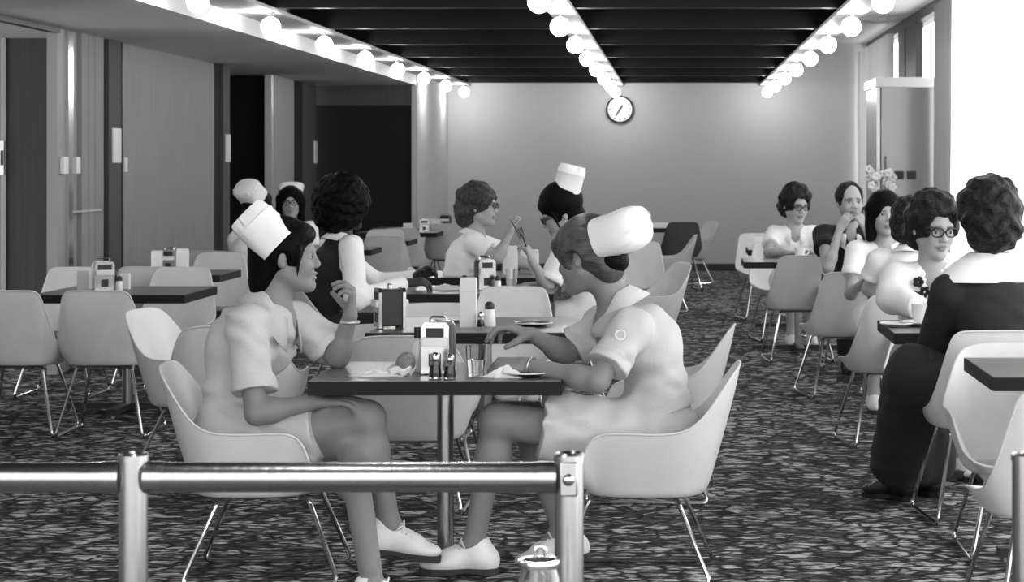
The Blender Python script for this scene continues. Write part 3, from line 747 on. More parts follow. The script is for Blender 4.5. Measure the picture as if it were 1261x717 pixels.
def shoe(ank, toe, root, m=M_shoe, s=1., h=.006, up=(0, 0, 1), lace=False, floor=True):
    t = Vector(toe).normalized(); u = Vector(up); u = (u-t*u.dot(t)).normalized(); l = u.cross(t)
    M = Matrix((t, l, u)).transposed().to_4x4(); a = Vector(ank)
    M.translation = a-u*(.105*s)-t*.01
    if floor: M.translation.z = 0.002
    M = M @ Matrix.Diagonal((s, s, s, 1)); off = Matrix.Translation(-root.location) @ M
    pr = [E_((-.035, 0, .048), (.040, .034, .045), None, .02), C_((-.03, 0, .048), (.075, 0, .045), .034, .034, .03), E_((.125, .004, .036), (.070, .042, .028), None, .03), C_((-.008, 0, .06), (-.008, 0, .100), .040, .039, .025), C_((.02, 0, .085), (.10, 0, .055), .030, .030, .03), E_((-.008, 0, .158), (.036, .032, .05), None, .006, 's')]
    P, F = snets(*field(pr, h, None, [((0, 0, .014), (0, 0, -1))])); Q = np.array(off); P = P @ Q[:3, :3].T+Q[:3, 3]
    o = npmesh('shoe', P, F, m, root, (0, 0, 0))
    soleM = M_sole if m is M_shoe else M_black
    out = [(-.075, 0), (-.068, .026), (-.03, .036), (.04, .032), (.10, .044), (.15, .042), (.188, .022), (.196, 0), (.188, -.020), (.15, -.036), (.10, -.038), (.04, -.032), (-.03, -.036), (-.068, -.026)]
    hl = lambda x: .0 if (x < .0 or x > .09) else .009
    MB().loft([[V(x, y, hl(x)) for x, y in out], [V(x*1.01, y*1.04, .022) for x, y in out]]).build('sole', soleM, o, M=off, smooth=False)
    if lace:
        mb = MB()
        for i in range(4): mb.tube([(.058+.016*i, -.030, .090-.006*i), (.058+.016*i, 0, .106-.009*i), (.058+.016*i, .030, .090-.006*i)], .004, 6)
        mb.tube([(.058, .0, .110), (.052, -.026, .118), (.040, -.044, .098), (.055, -.012, .108)], .0035, 6).tube([(.058, .0, .110), (.052, .026, .118), (.040, .044, .098), (.055, .012, .108)], .0035, 6)
        mb.build('lace', M_shoe, o, M=off)
    return o
def lerp(a, b, t): return Vector(a)*(1-t)+Vector(b)*t
def person(label, J, head, style, outfit, skin_m=M_skinpale, h=.009, g=1., hand_size=1., specs=False, face=True, shoes=M_shoe, group=None, hh=None, kneeR=.058, lace=False):
    """J: world joints hip, neck, shL, shR, elL, elR, wrL, wrR, knL, knR, anL, anR (+ handL/handR dicts, toeL/toeR); head: (centre, yaw, pitch, roll, size)"""
    root = thing('person', label, 'person', (J['hip'].x, J['hip'].y, 0), group=group)
    hc, yaw, pitch, roll, hs = head; M = head_frame(hc, yaw, pitch, roll, hs)
    hip, nk = J['hip'], J['neck']; l = (J['shL']-J['shR']).normalized(); up = (nk-hip).normalized(); l = (l-up*l.dot(up)).normalized(); f = l.cross(up)
    R = Matrix((f, l, up)).transposed()
    bow = J.get('bow', .03)
    ch = lerp(hip, nk, .64)-f*bow*.8; wa = lerp(hip, nk, .33)-f*bow*.6; shm = lerp(J['shL'], J['shR'], .5); bust = J.get('bust', 1.)
    hl, hr = hip+l*.085, hip-l*.085
    if 'pelvis_l' in J: pl = J['pelvis_l']; hl, hr = hip+pl*.085, hip-pl*.085
    def torso(e=0., k=.05):
        o = [E_(hip+V(0, 0, .01), (.105*g+e, .155*g+e, .095*g+e), R, k), E_(wa, (.088*g+e, .118*g+e, .12*g+e), R, k), E_(ch, (.100*g+e, .142*g+e, .135*g+e), R, k)]
        for s_ in (J['shL'], J['shR']): o.append(C_(shm, lerp(shm, s_, .92), .060*g+e*.8, .050*g+e*.8, .05))
        if bust:
            for s_ in (-1, 1): o.append(E_(ch+f*.070*g+l*.062*g*s_+up*.005, (.052*g*bust+e,)*3, None, .04))
        return o
    # body
    b = torso()+[C_(shm, nk, .07, .055, .05)]+head_prims(M, hs, nk)
    tips = {}
    for sd in 'LR':
        s_, e_, w_ = J['sh'+sd], J['el'+sd], J['wr'+sd]
        b += [C_(s_, e_, .046*g, .037*g, .03), C_(e_, w_, .037*g, .0255*g, .02), E_(lerp(e_, w_, .25), (.039*g,)*3, None, .03)]
        hd = J.get('hand'+sd) or {}
        fd = hd.get('f', (w_-e_)); nd = hd.get('n', V(0, 0, -1))
        b += hand_prims(w_, fd, nd, sd == 'R', hand_size, hd.get('curl', (18, 28, 18)), hd.get('curls'), hd.get('thumb', (.5, .6, .4)), hd.get('spread', .1))
        k_, a_ = J['kn'+sd], J['an'+sd]; hp = hl if sd == 'L' else hr
        td = J.get('toe'+sd) or V(f.x, f.y, 0).normalized()
        sh_ = (a_-k_).normalized(); back = -(td-sh_*td.dot(sh_)).normalized()
        b += [C_(hp, k_, .080*g, kneeR*g, .04), C_(k_, a_, .050*g, .034*g, .03), E_(lerp(k_, a_, .28)+back*.018, (.052*g, .052*g, .052*g), None, .05)]
        fu = J.get('up'+sd) or V(0, 0, 1)
        b += [C_(a_, a_-fu*.060+td*.085, .030*g, .020*g, .03)]
    P, F = snets(*field(b, h)); body = npmesh('body', P, F, skin_m, root, root.location)
    # tone: lips and brows darker
    Mi = np.array(M.inverted()); q = P @ Mi[:3, :3].T+Mi[:3, 3]; tone = np.ones(len(P), F32)
    lip = (((q[:, 0]-.09)/.03)**2+(q[:, 1]/.025)**2+((q[:, 2]+.0635)/.014)**2) < 1; tone[lip] = .55
    for y in (-1, 1):
        br = (np.abs(q[:, 1]-.032*y) < .022) & (np.abs(q[:, 2]-.020+.12*(np.abs(q[:, 1])-.032)) < .0055) & (q[:, 0] > .05); tone[br] = .3
        lid = (((q[:, 1]-.031*y)/.017)**2+((q[:, 2]-.007)/.004)**2 < 1) & (q[:, 0] > .05); tone[lid] = .35
    for key in ('legtone',):
        if J.get(key): tone[(P[:, 2] < J.get('legz', .62)) & (P[:, 2] < hip.z+.12)] = J[key]
    if J.get('legtone'):
        dm = np.full(len(P), 9.)
        for sd in 'LR':
            for a0, b0 in ((hip, J['kn'+sd]), (J['kn'+sd], J['an'+sd])):
                A, Bv = np.array(a0), np.array(b0); d = Bv-A; t = np.clip((P-A) @ d/(d @ d), 0, 1); dm = np.minimum(dm, np.linalg.norm(P-A-t[:, None]*d, axis=1))
        arm = np.full(len(P), 9.)
        for sd in 'LR':
            for a0, b0 in ((J['sh'+sd], J['el'+sd]), (J['el'+sd], J['wr'+sd]+(J['wr'+sd]-J['el'+sd]).normalized()*.16)):
                A, Bv = np.array(a0), np.array(b0); d = Bv-A; t = np.clip((P-A) @ d/(d @ d), 0, 1); arm = np.minimum(arm, np.linalg.norm(P-A-t[:, None]*d, axis=1))
        tone[:] = np.where(q[:, 2] > -.3, tone, 1); tone[arm < dm] = 1.
    col = body.data.color_attributes.new('tone', 'FLOAT_COLOR', 'POINT'); c4 = np.ones((len(P), 4), F32); c4[:, :3] = tone[:, None]; col.data.foreach_set('color', c4.ravel())
    if face: eyes(M, hs, root)
    if specs: glasses(M, hs, root)
    if style: hair(M, hs, style, root, hh or (.006 if h > .006 else .0042))
    wr_ = lambda amp, fq=34: (lambda X, Y, Z: amp*(np.sin(fq*(X*up.x+.6*Y+Z)+2.5*np.sin(19*Z+11*X))*np.sin(fq*.55*(X-Z*.5+Y)+1)))
    for piece in outfit:
        kind, mm = piece[0], piece[1]; e = piece[2].get('e', .012); op = piece[2]
        pr = []
        if kind in ('uniform', 'blouse', 'sweater', 'vest'):
            pr += torso(e)
            if kind != 'vest':
                fr = op.get('sleeve', .62); long = op.get('long')
                for sd in 'LR':
                    s_, e_, w_ = J['sh'+sd], J['el'+sd], J['wr'+sd]; q0 = lerp(s_, e_, fr if not long else 1)
                    pr.append(C_(s_, q0, .052*g+e, .052*g+e*op.get('wide', 1.2), .035, 'u', not long))
                    if long: pr.append(C_(e_, lerp(e_, w_, .97), .048*g+e, .034*g+e, .03, 'u', True))
                    else: pr.append(C_(lerp(s_, e_, fr-.16), lerp(s_, e_, fr), .056*g+e*1.15, .057*g+e*1.25, .004, 'u', 2))
            if kind == 'uniform':
                ff = op.get('skirt', .62); fl = op.get('flare', .085)
                for sd in 'LR':
                    hp = hl if sd == 'L' else hr; pr.append(C_(hp, lerp(hp, J['kn'+sd], ff), .095*g+e, fl*g+e, .06, 'u', True))
                mk = lerp(J['knL'], J['knR'], .5); pr.append(C_(hip, lerp(hip, mk, ff*.97), .10*g+e, fl*.95*g+e, .08, 'u', True))
            pr.append(C_(lerp(shm, nk, .2)+f*.012, nk+up*.10+f*.03, .052 if op.get('vneck', True) else .044, .070 if op.get('vneck', True) else .058, .012, 's'))
            pr.append(E_(lerp(shm, nk, .35)+f*.085, (.06, .035, .075), R, .01, 's')) if op.get('vneck', True) else None
            if kind == 'vest':
                for sd in 'LR':
                    s_ = J['sh'+sd]; pr.append(C_(s_-l*(.02 if sd == 'L' else -.02)+up*.05, lerp(s_, J['el'+sd], .35), .078, .085, .01, 's'))
        elif kind == 'skirt' or kind == 'trousers':
            pr += [E_(hip+V(0, 0, .01), (.105*g+e, .155*g+e, .10*g+e), R, .05)]; ff = op.get('skirt', .9)
            for sd in 'LR':
                hp = hl if sd == 'L' else hr
                if kind == 'skirt': pr.append(C_(hp, lerp(hp, J['kn'+sd], ff), .095*g+e, .075*g+e, .06, 'u', True))
                else: pr += [C_(hp, J['kn'+sd], .092*g+e, .07*g+e, .05), C_(J['kn'+sd], lerp(J['kn'+sd], J['an'+sd], .95), .066*g+e, .060*g+e, .03, 'u', True)]
            if kind == 'skirt':
                mk = lerp(J['knL'], J['knR'], .5); pr.append(C_(hip, lerp(hip, mk, ff*.97), .10*g+e, .07*g+e, .08, 'u', True))
                if op.get('drop'):
                    for sd in 'LR': pr.append(C_(lerp(hip, J['kn'+sd], .9), lerp(J['kn'+sd], J['an'+sd], op['drop']), .085*g+e, .10*g+e, .07, 'u', True))
                    mk2 = lerp(lerp(J['knL'], J['anL'], op['drop']), lerp(J['knR'], J['anR'], op['drop']), .5); pr.append(C_(mk, mk2, .085*g, .09*g, .07, 'u', True))
        if op.get('open'): pr.append(C_(nk+f*.13, wa+f*.17, .085, .125, .01, 's'))
        pr = [p for p in pr if p]
        o, _ = solid(op.get('name', {'uniform': 'uniform_dress'}.get(kind, kind)), pr, op.get('h', h), mm, root, wr_(op.get('wrinkle', .003), op.get('wf', 34)))
        if op.get('label'): o['label'] = op['label']
        if op.get('collar'):
            off = -Vector(root.location); nd = ((hc-nk).normalized()+up).normalized(); ff_ = (f-nd*f.dot(nd)).normalized(); cb = nk-nd*.012; mb = MB(); n = 22; A, B_, C2 = [], [], []
            for i in range(n+1):
                a = math.radians(20+(340-20)*i/n); dr = ff_*math.cos(a)+l*math.sin(a); open_ = max(0, math.cos(a))**1.5
                A.append(off+cb+dr*(.058+.030*open_)+nd*(.026-.075*open_)); w_ = op['collar']
                B_.append(off+cb+dr*(.070+.036*open_)+nd*(.034-.075*open_)); C2.append(off+cb+dr*(.088+w_*.62+.03*open_)+nd*(.026-w_*.95-.13*open_))
            mb.loft([A, B_, C2], cap=False, closed=False); c = mb.build('collar', op.get('cm', mm), o)
            sm = c.modifiers.new('solid', 'SOLIDIFY'); sm.thickness = .004; sm.offset = 1
    if shoes:
        for sd in 'LR':
            if J.get('noshoe'+sd): continue
            td = J.get('toe'+sd) or V(f.x, f.y, 0).normalized()
            shoe(J['an'+sd], td, root, shoes, J.get('shoe_s', 1.), .005 if h < .006 else .009, J.get('up'+sd) or (0, 0, 1), lace, not J.get('free'+sd))
    root['_'] = 0; del root['_']
    return root, M, dict(f=f, l=l, up=up, ch=ch, wa=wa, shm=shm)
# ------------------------------------------------------------------ the two nurses at the near table
rad = math.radians
def U(px, py, d): return at(px, py, d)
UNI = ('uniform', M_uniform)
J = dict(hip=U(290, 544, 7.80), neck=U(337, 368, 7.80), shL=U(366, 396, 7.96), shR=U(303, 400, 7.63),
         elR=U(316, 509, 7.54), wrR=U(388, 495, 7.58), elL=U(416, 440, 7.96), wrL=U(431, 390, 7.90),
         knL=U(431, 547, 7.66), anL=U(459, 722, 7.00), knR=U(453, 516, 7.62), anR=U(480, 646, 7.66),
         toeL=V(1, -.25, 0), toeR=V(1, -.05, -.13), upR=V(.13, 0, 1), freeR=True, shoe_s=1.04, legtone=.62, bow=.085, bust=1.3,
         handR=dict(f=(1, .05, .05), n=(0, .2, -1), curl=(12, 20, 12)),
         handL=dict(f=(.12, -.05, 1), n=(-1, -.15, .1), curls=[(62, 35, 20), (55, 40, 22), (60, 45, 25), (66, 50, 30)], thumb=(.45, .55, .75)))
hd = (U(353, 317, 7.80), rad(4), rad(2), 0, 1.08)
rN, M1, fr1 = person('nurse in white cap at left of near table, raised hand, legs crossed', J, hd, 'updo',
    [('uniform', M_uniform, dict(e=.014, sleeve=.76, skirt=.66, vneck=False, collar=.055, wrinkle=.0065, wf=42, name='uniform_dress'))], M_skin, h=.0052, g=1.06, hand_size=1.08, lace=True)
nurse_cap(M1, (-.030, 0, .050), (-.70, 0, .72), rN, w=.108, dep=.074, H=.140, flare=.94, puff=.2)
off1 = -Vector(rN.location)
f_, l_, u_ = fr1['f'], fr1['l'], fr1['up']; chp_ = fr1['ch']+off1
bp = chp_+f_*.150-l_*.035+u_*.060
Mb = Matrix((l_, u_, f_)).transposed().to_4x4(); Mb.translation = bp
b_ = MB().box((-.030, -.009, -.004), (.030, .009, .004), Mb).build('name_badge', M_paper, rN, smooth=False)
for i in range(4):
    MB().ball(chp_+f_*(.128-.004*i)-u_*(.02+.065*i-.09)+l_*.0, .007, 10, 6).build('button', M_porcelain, rN)
MB().tube([J['wrL']+off1+V(.030*math.cos(a), .030*math.sin(a), -.02) for a in [2*PI*i/20 for i in range(20)]], .006, 8, True).build('wrist_watch', M_alu, rN)

J2 = dict(hip=U(815, 545, 7.80), neck=U(757, 368, 7.82), shL=U(778, 405, 7.64), shR=U(742, 402, 7.99),
          elL=U(735, 470, 7.52), wrL=U(648, 450, 7.63), elR=U(696, 436, 7.98), wrR=U(656, 413, 7.90),
          knL=U(612, 518, 7.66), anL=U(584, 668, 7.74), knR=U(648, 522, 7.90), anR=U(692, 652, 7.98),
          toeL=V(-1, -.02, 0), toeR=V(-1, .1, -.2), shoe_s=1.04, legtone=.62, bow=.075, bust=.95,
          handR=dict(f=(-1, -.12, .32), n=(-.25, -.1, -1), curls=[(28, 30, 18), (34, 30, 16), (42, 34, 18), (52, 38, 20)], thumb=(.5, .55, .6), spread=.3),
          handL=dict(f=(-1, .1, -.02), n=(0, .5, -1), curl=(45, 45, 25)))
hd2 = (U(722, 316, 7.80), rad(153), rad(-10), 0, 1.08)
rM, M2, fr2 = person('nurse in white cap at right of near table, reaching over her glass', J2, hd2, 'fringe',
    [('uniform', M_uniform, dict(e=.014, sleeve=.72, skirt=.74, flare=.10, vneck=False, collar=.055, wrinkle=.0065, wf=42, name='uniform_dress'))], M_skin, h=.0052, g=1.06, hand_size=1.16, lace=True)
nurse_cap(M2, (-.092, 0, .050), (-1, 0, .13), rM, w=.100, dep=.070, H=.142, rim=False)
off2 = -Vector(rM.location)
MB().ball((-.098, 0, -.030), (.050, .062, .046), 20, 12).build('hair_bun', M_hairblack, rM, M=Matrix.Translation(off2) @ M2)
sc_ = lerp(J2['shL'], J2['elL'], .22)+off2
Mp = Matrix.Translation(sc_+V(-.010, -.0765, .025)) @ Matrix.Rotation(PI/2, 4, 'X')
pt = MB().lathe([(0, 0), (.024, 0), (.024, .004), (0, .004)], 24, M=Mp).build('shoulder_patch', M_uniform, rM)
MB().lathe([(.015, .004), (.019, .004), (.019, .0055), (.015, .0055), (.015, .004)], 24, M=Mp, cap=False).build('patch_ring', M_white, pt)
wr2 = J2['wrL']+off2; da = (J2['elL']-J2['wrL']).normalized(); pa = da.orthogonal().normalized(); pb = da.cross(pa)
MB().tube([wr2+da*.02+(pa*math.cos(a)+pb*math.sin(a))*.032 for a in [2*PI*i/20 for i in range(20)]], .004, 8, True).build('bracelet', M_alu, rM)
# belt of her dress
wz = lerp(J2['hip'], J2['neck'], .22)+off2-fr2['f']*.03
MB().loft([[wz+fr2['f']*(.122*q*math.cos(a))+fr2['l']*(.158*q*math.sin(a))+fr2['up']*z for a in [2*PI*i/36 for i in range(36)]] for z, q in ((-.018, .97), (-.018, 1.0), (.018, 1.0), (.018, .97))], cap=False).build('belt', M_uniform, rM)

# ------------------------------------------------------------------ everyone else
def sit(label, head, fyaw, byaw, hs, style, outfit, sk=M_skinpale, pitch=0, lean=.08, roll=0, arms=None, knees=None, h=.0095, hipz=.50, width=.165, g=1., lyaw=None, drop=None, shd=0., **kw):
    hc = U(*head); by = rad(byaw); f = V(math.cos(by), math.sin(by), 0); l = V(-f.y, f.x, 0); fy = rad(fyaw)
    nk = hc-V(math.cos(fy), math.sin(fy), 0)*.03-V(0, 0, .155*hs)
    sh = nk-V(0, 0, .055+shd)
    J = dict(neck=nk, shL=sh+l*width, shR=sh-l*width, hip=V(nk.x, nk.y, hipz)-f*lean, bow=.03)
    ly = rad(byaw if lyaw is None else lyaw); lf = V(math.cos(ly), math.sin(ly), 0); ll = V(-lf.y, lf.x, 0)
    for sd, s_ in (('L', 1), ('R', -1)):
        a = (arms or {}).get(sd)
        if a:
            J['el'+sd], J['wr'+sd] = U(*a[0]), U(*a[1])
            if len(a) > 2: J['hand'+sd] = a[2]
        else:
            J['el'+sd] = J['sh'+sd]+f*.10+l*(.04*s_)-V(0, 0, .25); e = J['el'+sd]
            J['wr'+sd] = V(e.x, e.y, 0)+f*.20-l*(.07*s_)+V(0, 0, max(.75, e.z+.0))
        k_ = J['hip']+lf*.42+ll*(.085*s_); k_.z = hipz+.01; J['kn'+sd] = k_
        J['an'+sd] = V(k_.x, k_.y, .107)+lf*.02; J['toe'+sd] = lf
    for q, v in (knees or {}).items(): J[q] = U(*v)
    if lyaw is not None: J['pelvis_l'] = ll
    J.update(kw.pop('jj', {}))
    return person(label, J, (hc, fy, rad(pitch), roll, hs), style, outfit, sk, h=h, g=g, **kw)
WU = lambda **k: [('uniform', M_white, dict(dict(e=.014, h=.010, sleeve=.6, collar=.03), **k))]
sit('woman with afro hair in dark vest over white blouse, seen from behind', (426, 256, 12.75), 38, 30, 1.08, 'afro',
    [('blouse', M_white, dict(e=.012, h=.009, long=True, collar=.045)), ('vest', M_dark, dict(e=.022, h=.009)), ('skirt', M_dark, dict(e=.012, h=.011))],
    M_skindark, arms=dict(R=((438, 368, 12.45), (500, 349, 12.7), dict(f=(1, .2, .1), n=(0, .4, -1), curl=(35, 35, 20))), L=((462, 350, 13.1), (512, 342, 13.05), dict(f=(1, -.2, .5), n=(0, -.6, -.6), curl=(40, 35, 20)))),
    lean=.14, hh=.007, hand_size=1.15, hipz=.47)
r4 = sit('grey haired woman with glasses in white uniform raising her fork', (590, 254, 14.6), -8, 4, 1.16, 'grey', WU(), M_skinpale, lean=.16, specs=True,
    arms=dict(R=((612, 318, 14.4), (628, 287, 14.45), dict(f=(.15, 0, 1), n=(1, .2, 0), curl=(45, 50, 30))), L=((640, 322, 14.85), (655, 330, 14.8))), hipz=.50, h=.0085)
r5, M5, _ = sit('dark haired nurse with tall cap bending over her plate, centre', (690, 264, 13.3), 192, 180, 1.15, 'updo', [('uniform', M_white, dict(e=.016, h=.009, sleeve=.85, collar=.03))], M_skinpale, pitch=-24, lean=.20, specs=True,
    arms=dict(L=((674, 352, 13.1), (655, 322, 13.05), dict(f=(-.3, 0, 1), n=(-1, .2, 0), curl=(50, 50, 30))), R=((690, 352, 13.5), (648, 353, 13.1), dict(f=(-1, 0, -.05), n=(0, 0, -1)))), h=.0085)
nurse_cap(M5, (-.07, 0, .085), (-.62, 0, .80), r5, w=.085, dep=.07, H=.155, flare=1.02, puff=.2)
MB().ball((-.01, 0, .06), (.122, .104, .112), 24, 14).build('hair_volume', M_hairblack, r5, M=Matrix.Translation(-Vector(r5.location)) @ M5 @ Matrix.Translation((-.02, 0, 0)))
r6, M6, _ = sit('capped nurse seen from behind at far left table', (318, 258, 16.6), 62, 70, 1.12, 'updo', WU(), lean=.10, face=False, hh=.008, h=.011)
nurse_cap(M6, (-.055, 0, .09), (-.75, .1, .68), r6, w=.095, dep=.08, H=.11, flare=.95, puff=.7)
r7, M7, _ = sit('young nurse with glasses and dark bob facing us at far left', (358, 250, 18.4), -82, -90, 1.08, 'long', WU(), lean=.06, specs=True, hh=.008, h=.0105)
nurse_cap(M7, (-.045, 0, .095), (-.45, .15, .88), r7, w=.095, dep=.06, H=.055, flare=.98, puff=.5)
sit('woman with glasses in white with curly hair, looking down at her cup', (980, 252, 17.7), -64, -84, 1.18, 'curly', WU(), pitch=-14, lean=.05, specs=True,
    arms=dict(R=((946, 312, 17.5), (968, 312, 17.15), dict(f=(1, -.1, 0), n=(.3, -.2, -.5))), L=((1018, 314, 17.5), (1000, 310, 17.15), dict(f=(-1, -.1, .1), n=(-.3, -.2, -.5)))), h=.0095, hh=.008)
sit('balding man in dark pullover with both hands at his mouth', (1047, 249, 15.5), -78, -84, 1.12, 'man', [('blouse', M_dark, dict(e=.016, h=.010, sleeve=.45, collar=.045, cm=M_white)), ('trousers', M_dark, dict(e=.012, h=.012))], M_skinpale, lean=.02, width=.19, g=1.05, shoes=M_blackshoe,
    arms=dict(R=((1020, 330, 15.1), (1034, 283, 15.15), dict(f=(.45, 0, .8), n=(.6, .8, 0), curl=(30, 40, 25))), L=((1082, 326, 15.1), (1066, 281, 15.15), dict(f=(-.45, 0, .8), n=(-.6, .8, 0), curl=(30, 40, 25)))), jj=dict(bust=0), hh=.007)
sit('young woman with long dark hair in white uniform facing us at right', (1090, 264, 13.2), -84, -92, 1.10, 'long', WU(), lean=.05, hh=.007)
sit('woman in white with short dark hair, back to us, elbow on table corner', (1123, 274, 11.75), 60, 75, .98, 'curly', WU(), lean=.12, face=False,
    arms=dict(L=((1070, 356, 11.85), (1098, 352, 12.25), dict(f=(.6, .6, .2), n=(0, 0, -1)))), hh=.007)
r13, M13, fr13 = sit('woman with glasses in flowered blouse and white cardigan', (1150, 280, 10.5), -70, -88, 1.20, 'curly',
    [('blouse', M_white, dict(e=.012, h=.009, sleeve=.5, collar=.06)), ('sweater', M_white, dict(e=.024, h=.009, long=True, name='cardigan', open=True)), ('skirt', M_trim, dict(e=.012, h=.011))], M_skinpale, pitch=-12, lean=.05, specs=True, h=.0075, hh=.006,
    arms=dict(R=((1100, 366, 10.45), (1132, 380, 10.25), dict(f=(1, -.2, -.1), n=(0, 0, -1))), L=((1196, 368, 10.45), (1172, 376, 10.22), dict(f=(-1, -.1, 0), n=(0, 0, -1)))))
sit('curly haired woman in black dress with white collar, back to us', (1216, 270, 9.0), 102, 108, 1.20, 'curly',
    [('sweater', M_darkdress, dict(e=.020, h=.009, long=True, name='jacket')), ('skirt', M_darkdress, dict(e=.02, h=.010, skirt=.98, drop=.95, wrinkle=.005))], M_skin, lean=.10, width=.185, shd=.06, g=1.12, face=False, shoes=M_blackshoe, hh=.006,
    arms=dict(L=((1150, 440, 9.15), (1150, 428, 9.45), dict(f=(-.4, 1, 0), n=(0, 0, -1)))), lyaw=150, knees=dict(knL=(1112, 458, 9.02), knR=(1128, 462, 9.28), anL=(1108, 580, 9.45), anR=(1140, 578, 9.58)), jj=dict(toeL=V(-.8, .6, 0), toeR=V(-.8, .6, 0)))
r14 = [o for o in COL.objects if o.get('label', '').startswith('curly haired woman in black')][0]
sh = U(1216, 270, 9.0)-V(0, 0, .155*1.2+.055)-Vector(r14.location); by = rad(108); f = V(math.cos(by), math.sin(by), 0); l = V(-f.y, f.x, 0)
MB().loft([[sh+f*(a_*math.cos(a)-.02)+l*(b_*math.sin(a))+V(0, 0, z) for a in [2*PI*i/32 for i in range(32)]] for z, a_, b_ in ((.09, .078, .085), (.105, .082, .088), (.055, .125, .165), (.005, .150, .225), (-.012, .150, .23), (.03, .12, .17), (.085, .076, .083))], cap=False).build('collar', M_white, r14)
# flower print on the blouse of the woman with glasses
o13 = -Vector(r13.location); random.seed(8)
bl = [o for o in r13.children if o.name.startswith('blouse')][0]
f13, l13, u13, c13 = fr13['f'], fr13['l'], fr13['up'], fr13['ch']+o13
for i, (a, b) in enumerate(((-.075, .105), (-.045, .060), (-.085, .040), (-.050, .005), (.060, .105), (.085, .065), (.045, .045), (.070, .005), (.025, -.04), (-.03, -.055), (-.085, -.03))):
    c = c13+l13*a+u13*b+f13*(.150+.025*(b < .06)-abs(a)*.30)
    mb = MB()
    for q in range(5):
        t = 2*PI*q/5+i; mb.ball(c+(l13*math.cos(t)+u13*math.sin(t))*.016, (.012, .014, .012), 8, 6)
    mb.build('flower_print', M_dark, bl)
# ------------------------------------------------------------------ things on the tables
def on(px, d): return V(fx(px, d), d, TZ)
def napkin_dispenser(loc, rz, label, s=1., dark=True, w=.10):
    o = thing('napkin_dispenser', label, 'dispenser', loc, rz, 'napkin dispensers'); o.scale = (s, s, s)
    MB().box((-w/2+.006, -.05, .012), (w/2-.006, .05, .178)).build('side_panel' if dark else 'body', M_black if dark else M_steel, o, bevel=.006)
    for y0, y1 in ((-.062, -.048), (.048, .062)):
        q = []
        for (x, z) in ((-w/2, .005), (w/2, .005), (w/2, .165), (w/2-.012, .183), (-w/2+.012, .183), (-w/2, .165)): q.append((x, z))
        MB().loft([[V(x, y0, z) for x, z in q], [V(x, y1, z) for x, z in q]]).build('face_plate', M_chrome, o, smooth=False)
        ys = y0-.002 if y0 < 0 else y1+.002
        MB().box((-w/2+.018, min(ys, ys*.97), .10), (w/2-.018, max(ys, ys*.97), .165)).build('opening', M_black, o, smooth=False)
        MB().box((-w/2+.004, ys-.012, .098), (w/2-.004, ys+.012, .132)).build('napkin', M_paper, o, bevel=.005)
        MB().box((-.022, min(ys, ys*.97), .03), (.022, max(ys, ys*.97), .075)).build('lower_slot', M_black, o, smooth=False)
    MB().tube(bez([(-w/2+.02, 0, .178), (-w/2+.02, 0, .20), (w/2-.02, 0, .20), (w/2-.02, 0, .178)], 5, .015), .004, 8).build('handle', M_chrome, o)
    for x in (-w/2+.015, w/2-.015):
        for y in (-.045, .045): MB().lathe([(0, 0), (.008, 0), (.008, .013), (0, .013)], 8, (x, y, 0)).build('foot', M_black, o)
    return o
def shaker(loc, label, kind='pepper', s=1.):
    o = thing('shaker', label, 'shaker', loc, 0, 'salt and pepper shakers'); o.scale = (s, s, s)
    MB().lathe([(0, 0), (.021, 0), (.023, .01), (.017, .062), (.015, .066), (0, .066)], 16).build('body', M_porcelain if kind == 'salt' else M_glass, o)
    if kind != 'salt': MB().lathe([(0, .004), (.017, .004), (.014, .045), (0, .045)], 14).build('contents', M_black, o)
    MB().lathe([(.0165, .060), (.018, .066), (.017, .080), (.010, .089), (0, .091)], 16).build('cap', M_black if kind == 'salt' else M_chrome, o)
    return o
def carton(loc, rz, label, w=.075, h=.20, d=.05, band=True):
    o = thing('carton', label, 'carton', loc, rz, 'white cartons on tables')
    MB().box((-w/2, -d/2, 0), (w/2, d/2, h*.72)).build('body', M_paper, o, bevel=.002)
    MB().loft([[V(-w/2, -d/2, h*.722), V(w/2, -d/2, h*.722), V(w/2, d/2, h*.722), V(-w/2, d/2, h*.722)], [V(-w/2*.96, -d/2*.9, h*.96), V(w/2*.96, -d/2*.9, h*.96), V(w/2*.96, d/2*.9, h*.96), V(-w/2*.96, d/2*.9, h*.96)], [V(-w/2*.9, -.004, h), V(w/2*.9, -.004, h), V(w/2*.9, .004, h), V(-w/2*.9, .004, h)]]).build('top', M_paper, o, smooth=False)
    return o
def cup(loc, label, s=1., saucer=True):
    o = thing('coffee_cup', label, 'cup', loc, 0, 'white coffee cups'); o.scale = (s, s, s); z = .016
    MB().lathe([(0, z), (.026, z), (.034, z+.012), (.040, z+.065), (.0375, z+.065), (.032, z+.014), (0, z+.008)], 24).build('cup_body', M_porcelain, o)
    MB().tube(bez([(.037, 0, z+.055), (.064, 0, z+.055), (.060, 0, z+.020), (.034, 0, z+.018)], 5, .015), .0045, 8).build('handle', M_porcelain, o)
    if saucer: MB().lathe([(0, 0), (.04, 0), (.078, .014), (.08, .018), (.074, .017), (.04, .006), (0, .006)], 28).build('saucer', M_porcelain, o)
    return o
def plate(loc, label, m=None, r=.11):
    o = thing('plate', label, 'plate', loc, 0, 'plates')
    MB().lathe([(0, 0), (r*.6, 0), (r, .016), (r, .019), (r*.62, .006), (0, .006)], 32).build('dish', m or M_porcelain, o)
    MB().tube([(r*math.cos(a), r*math.sin(a), .0175) for a in [2*PI*i/32 for i in range(32)]], .0028, 6, True).build('rim', M_porcelain, o)
    return o
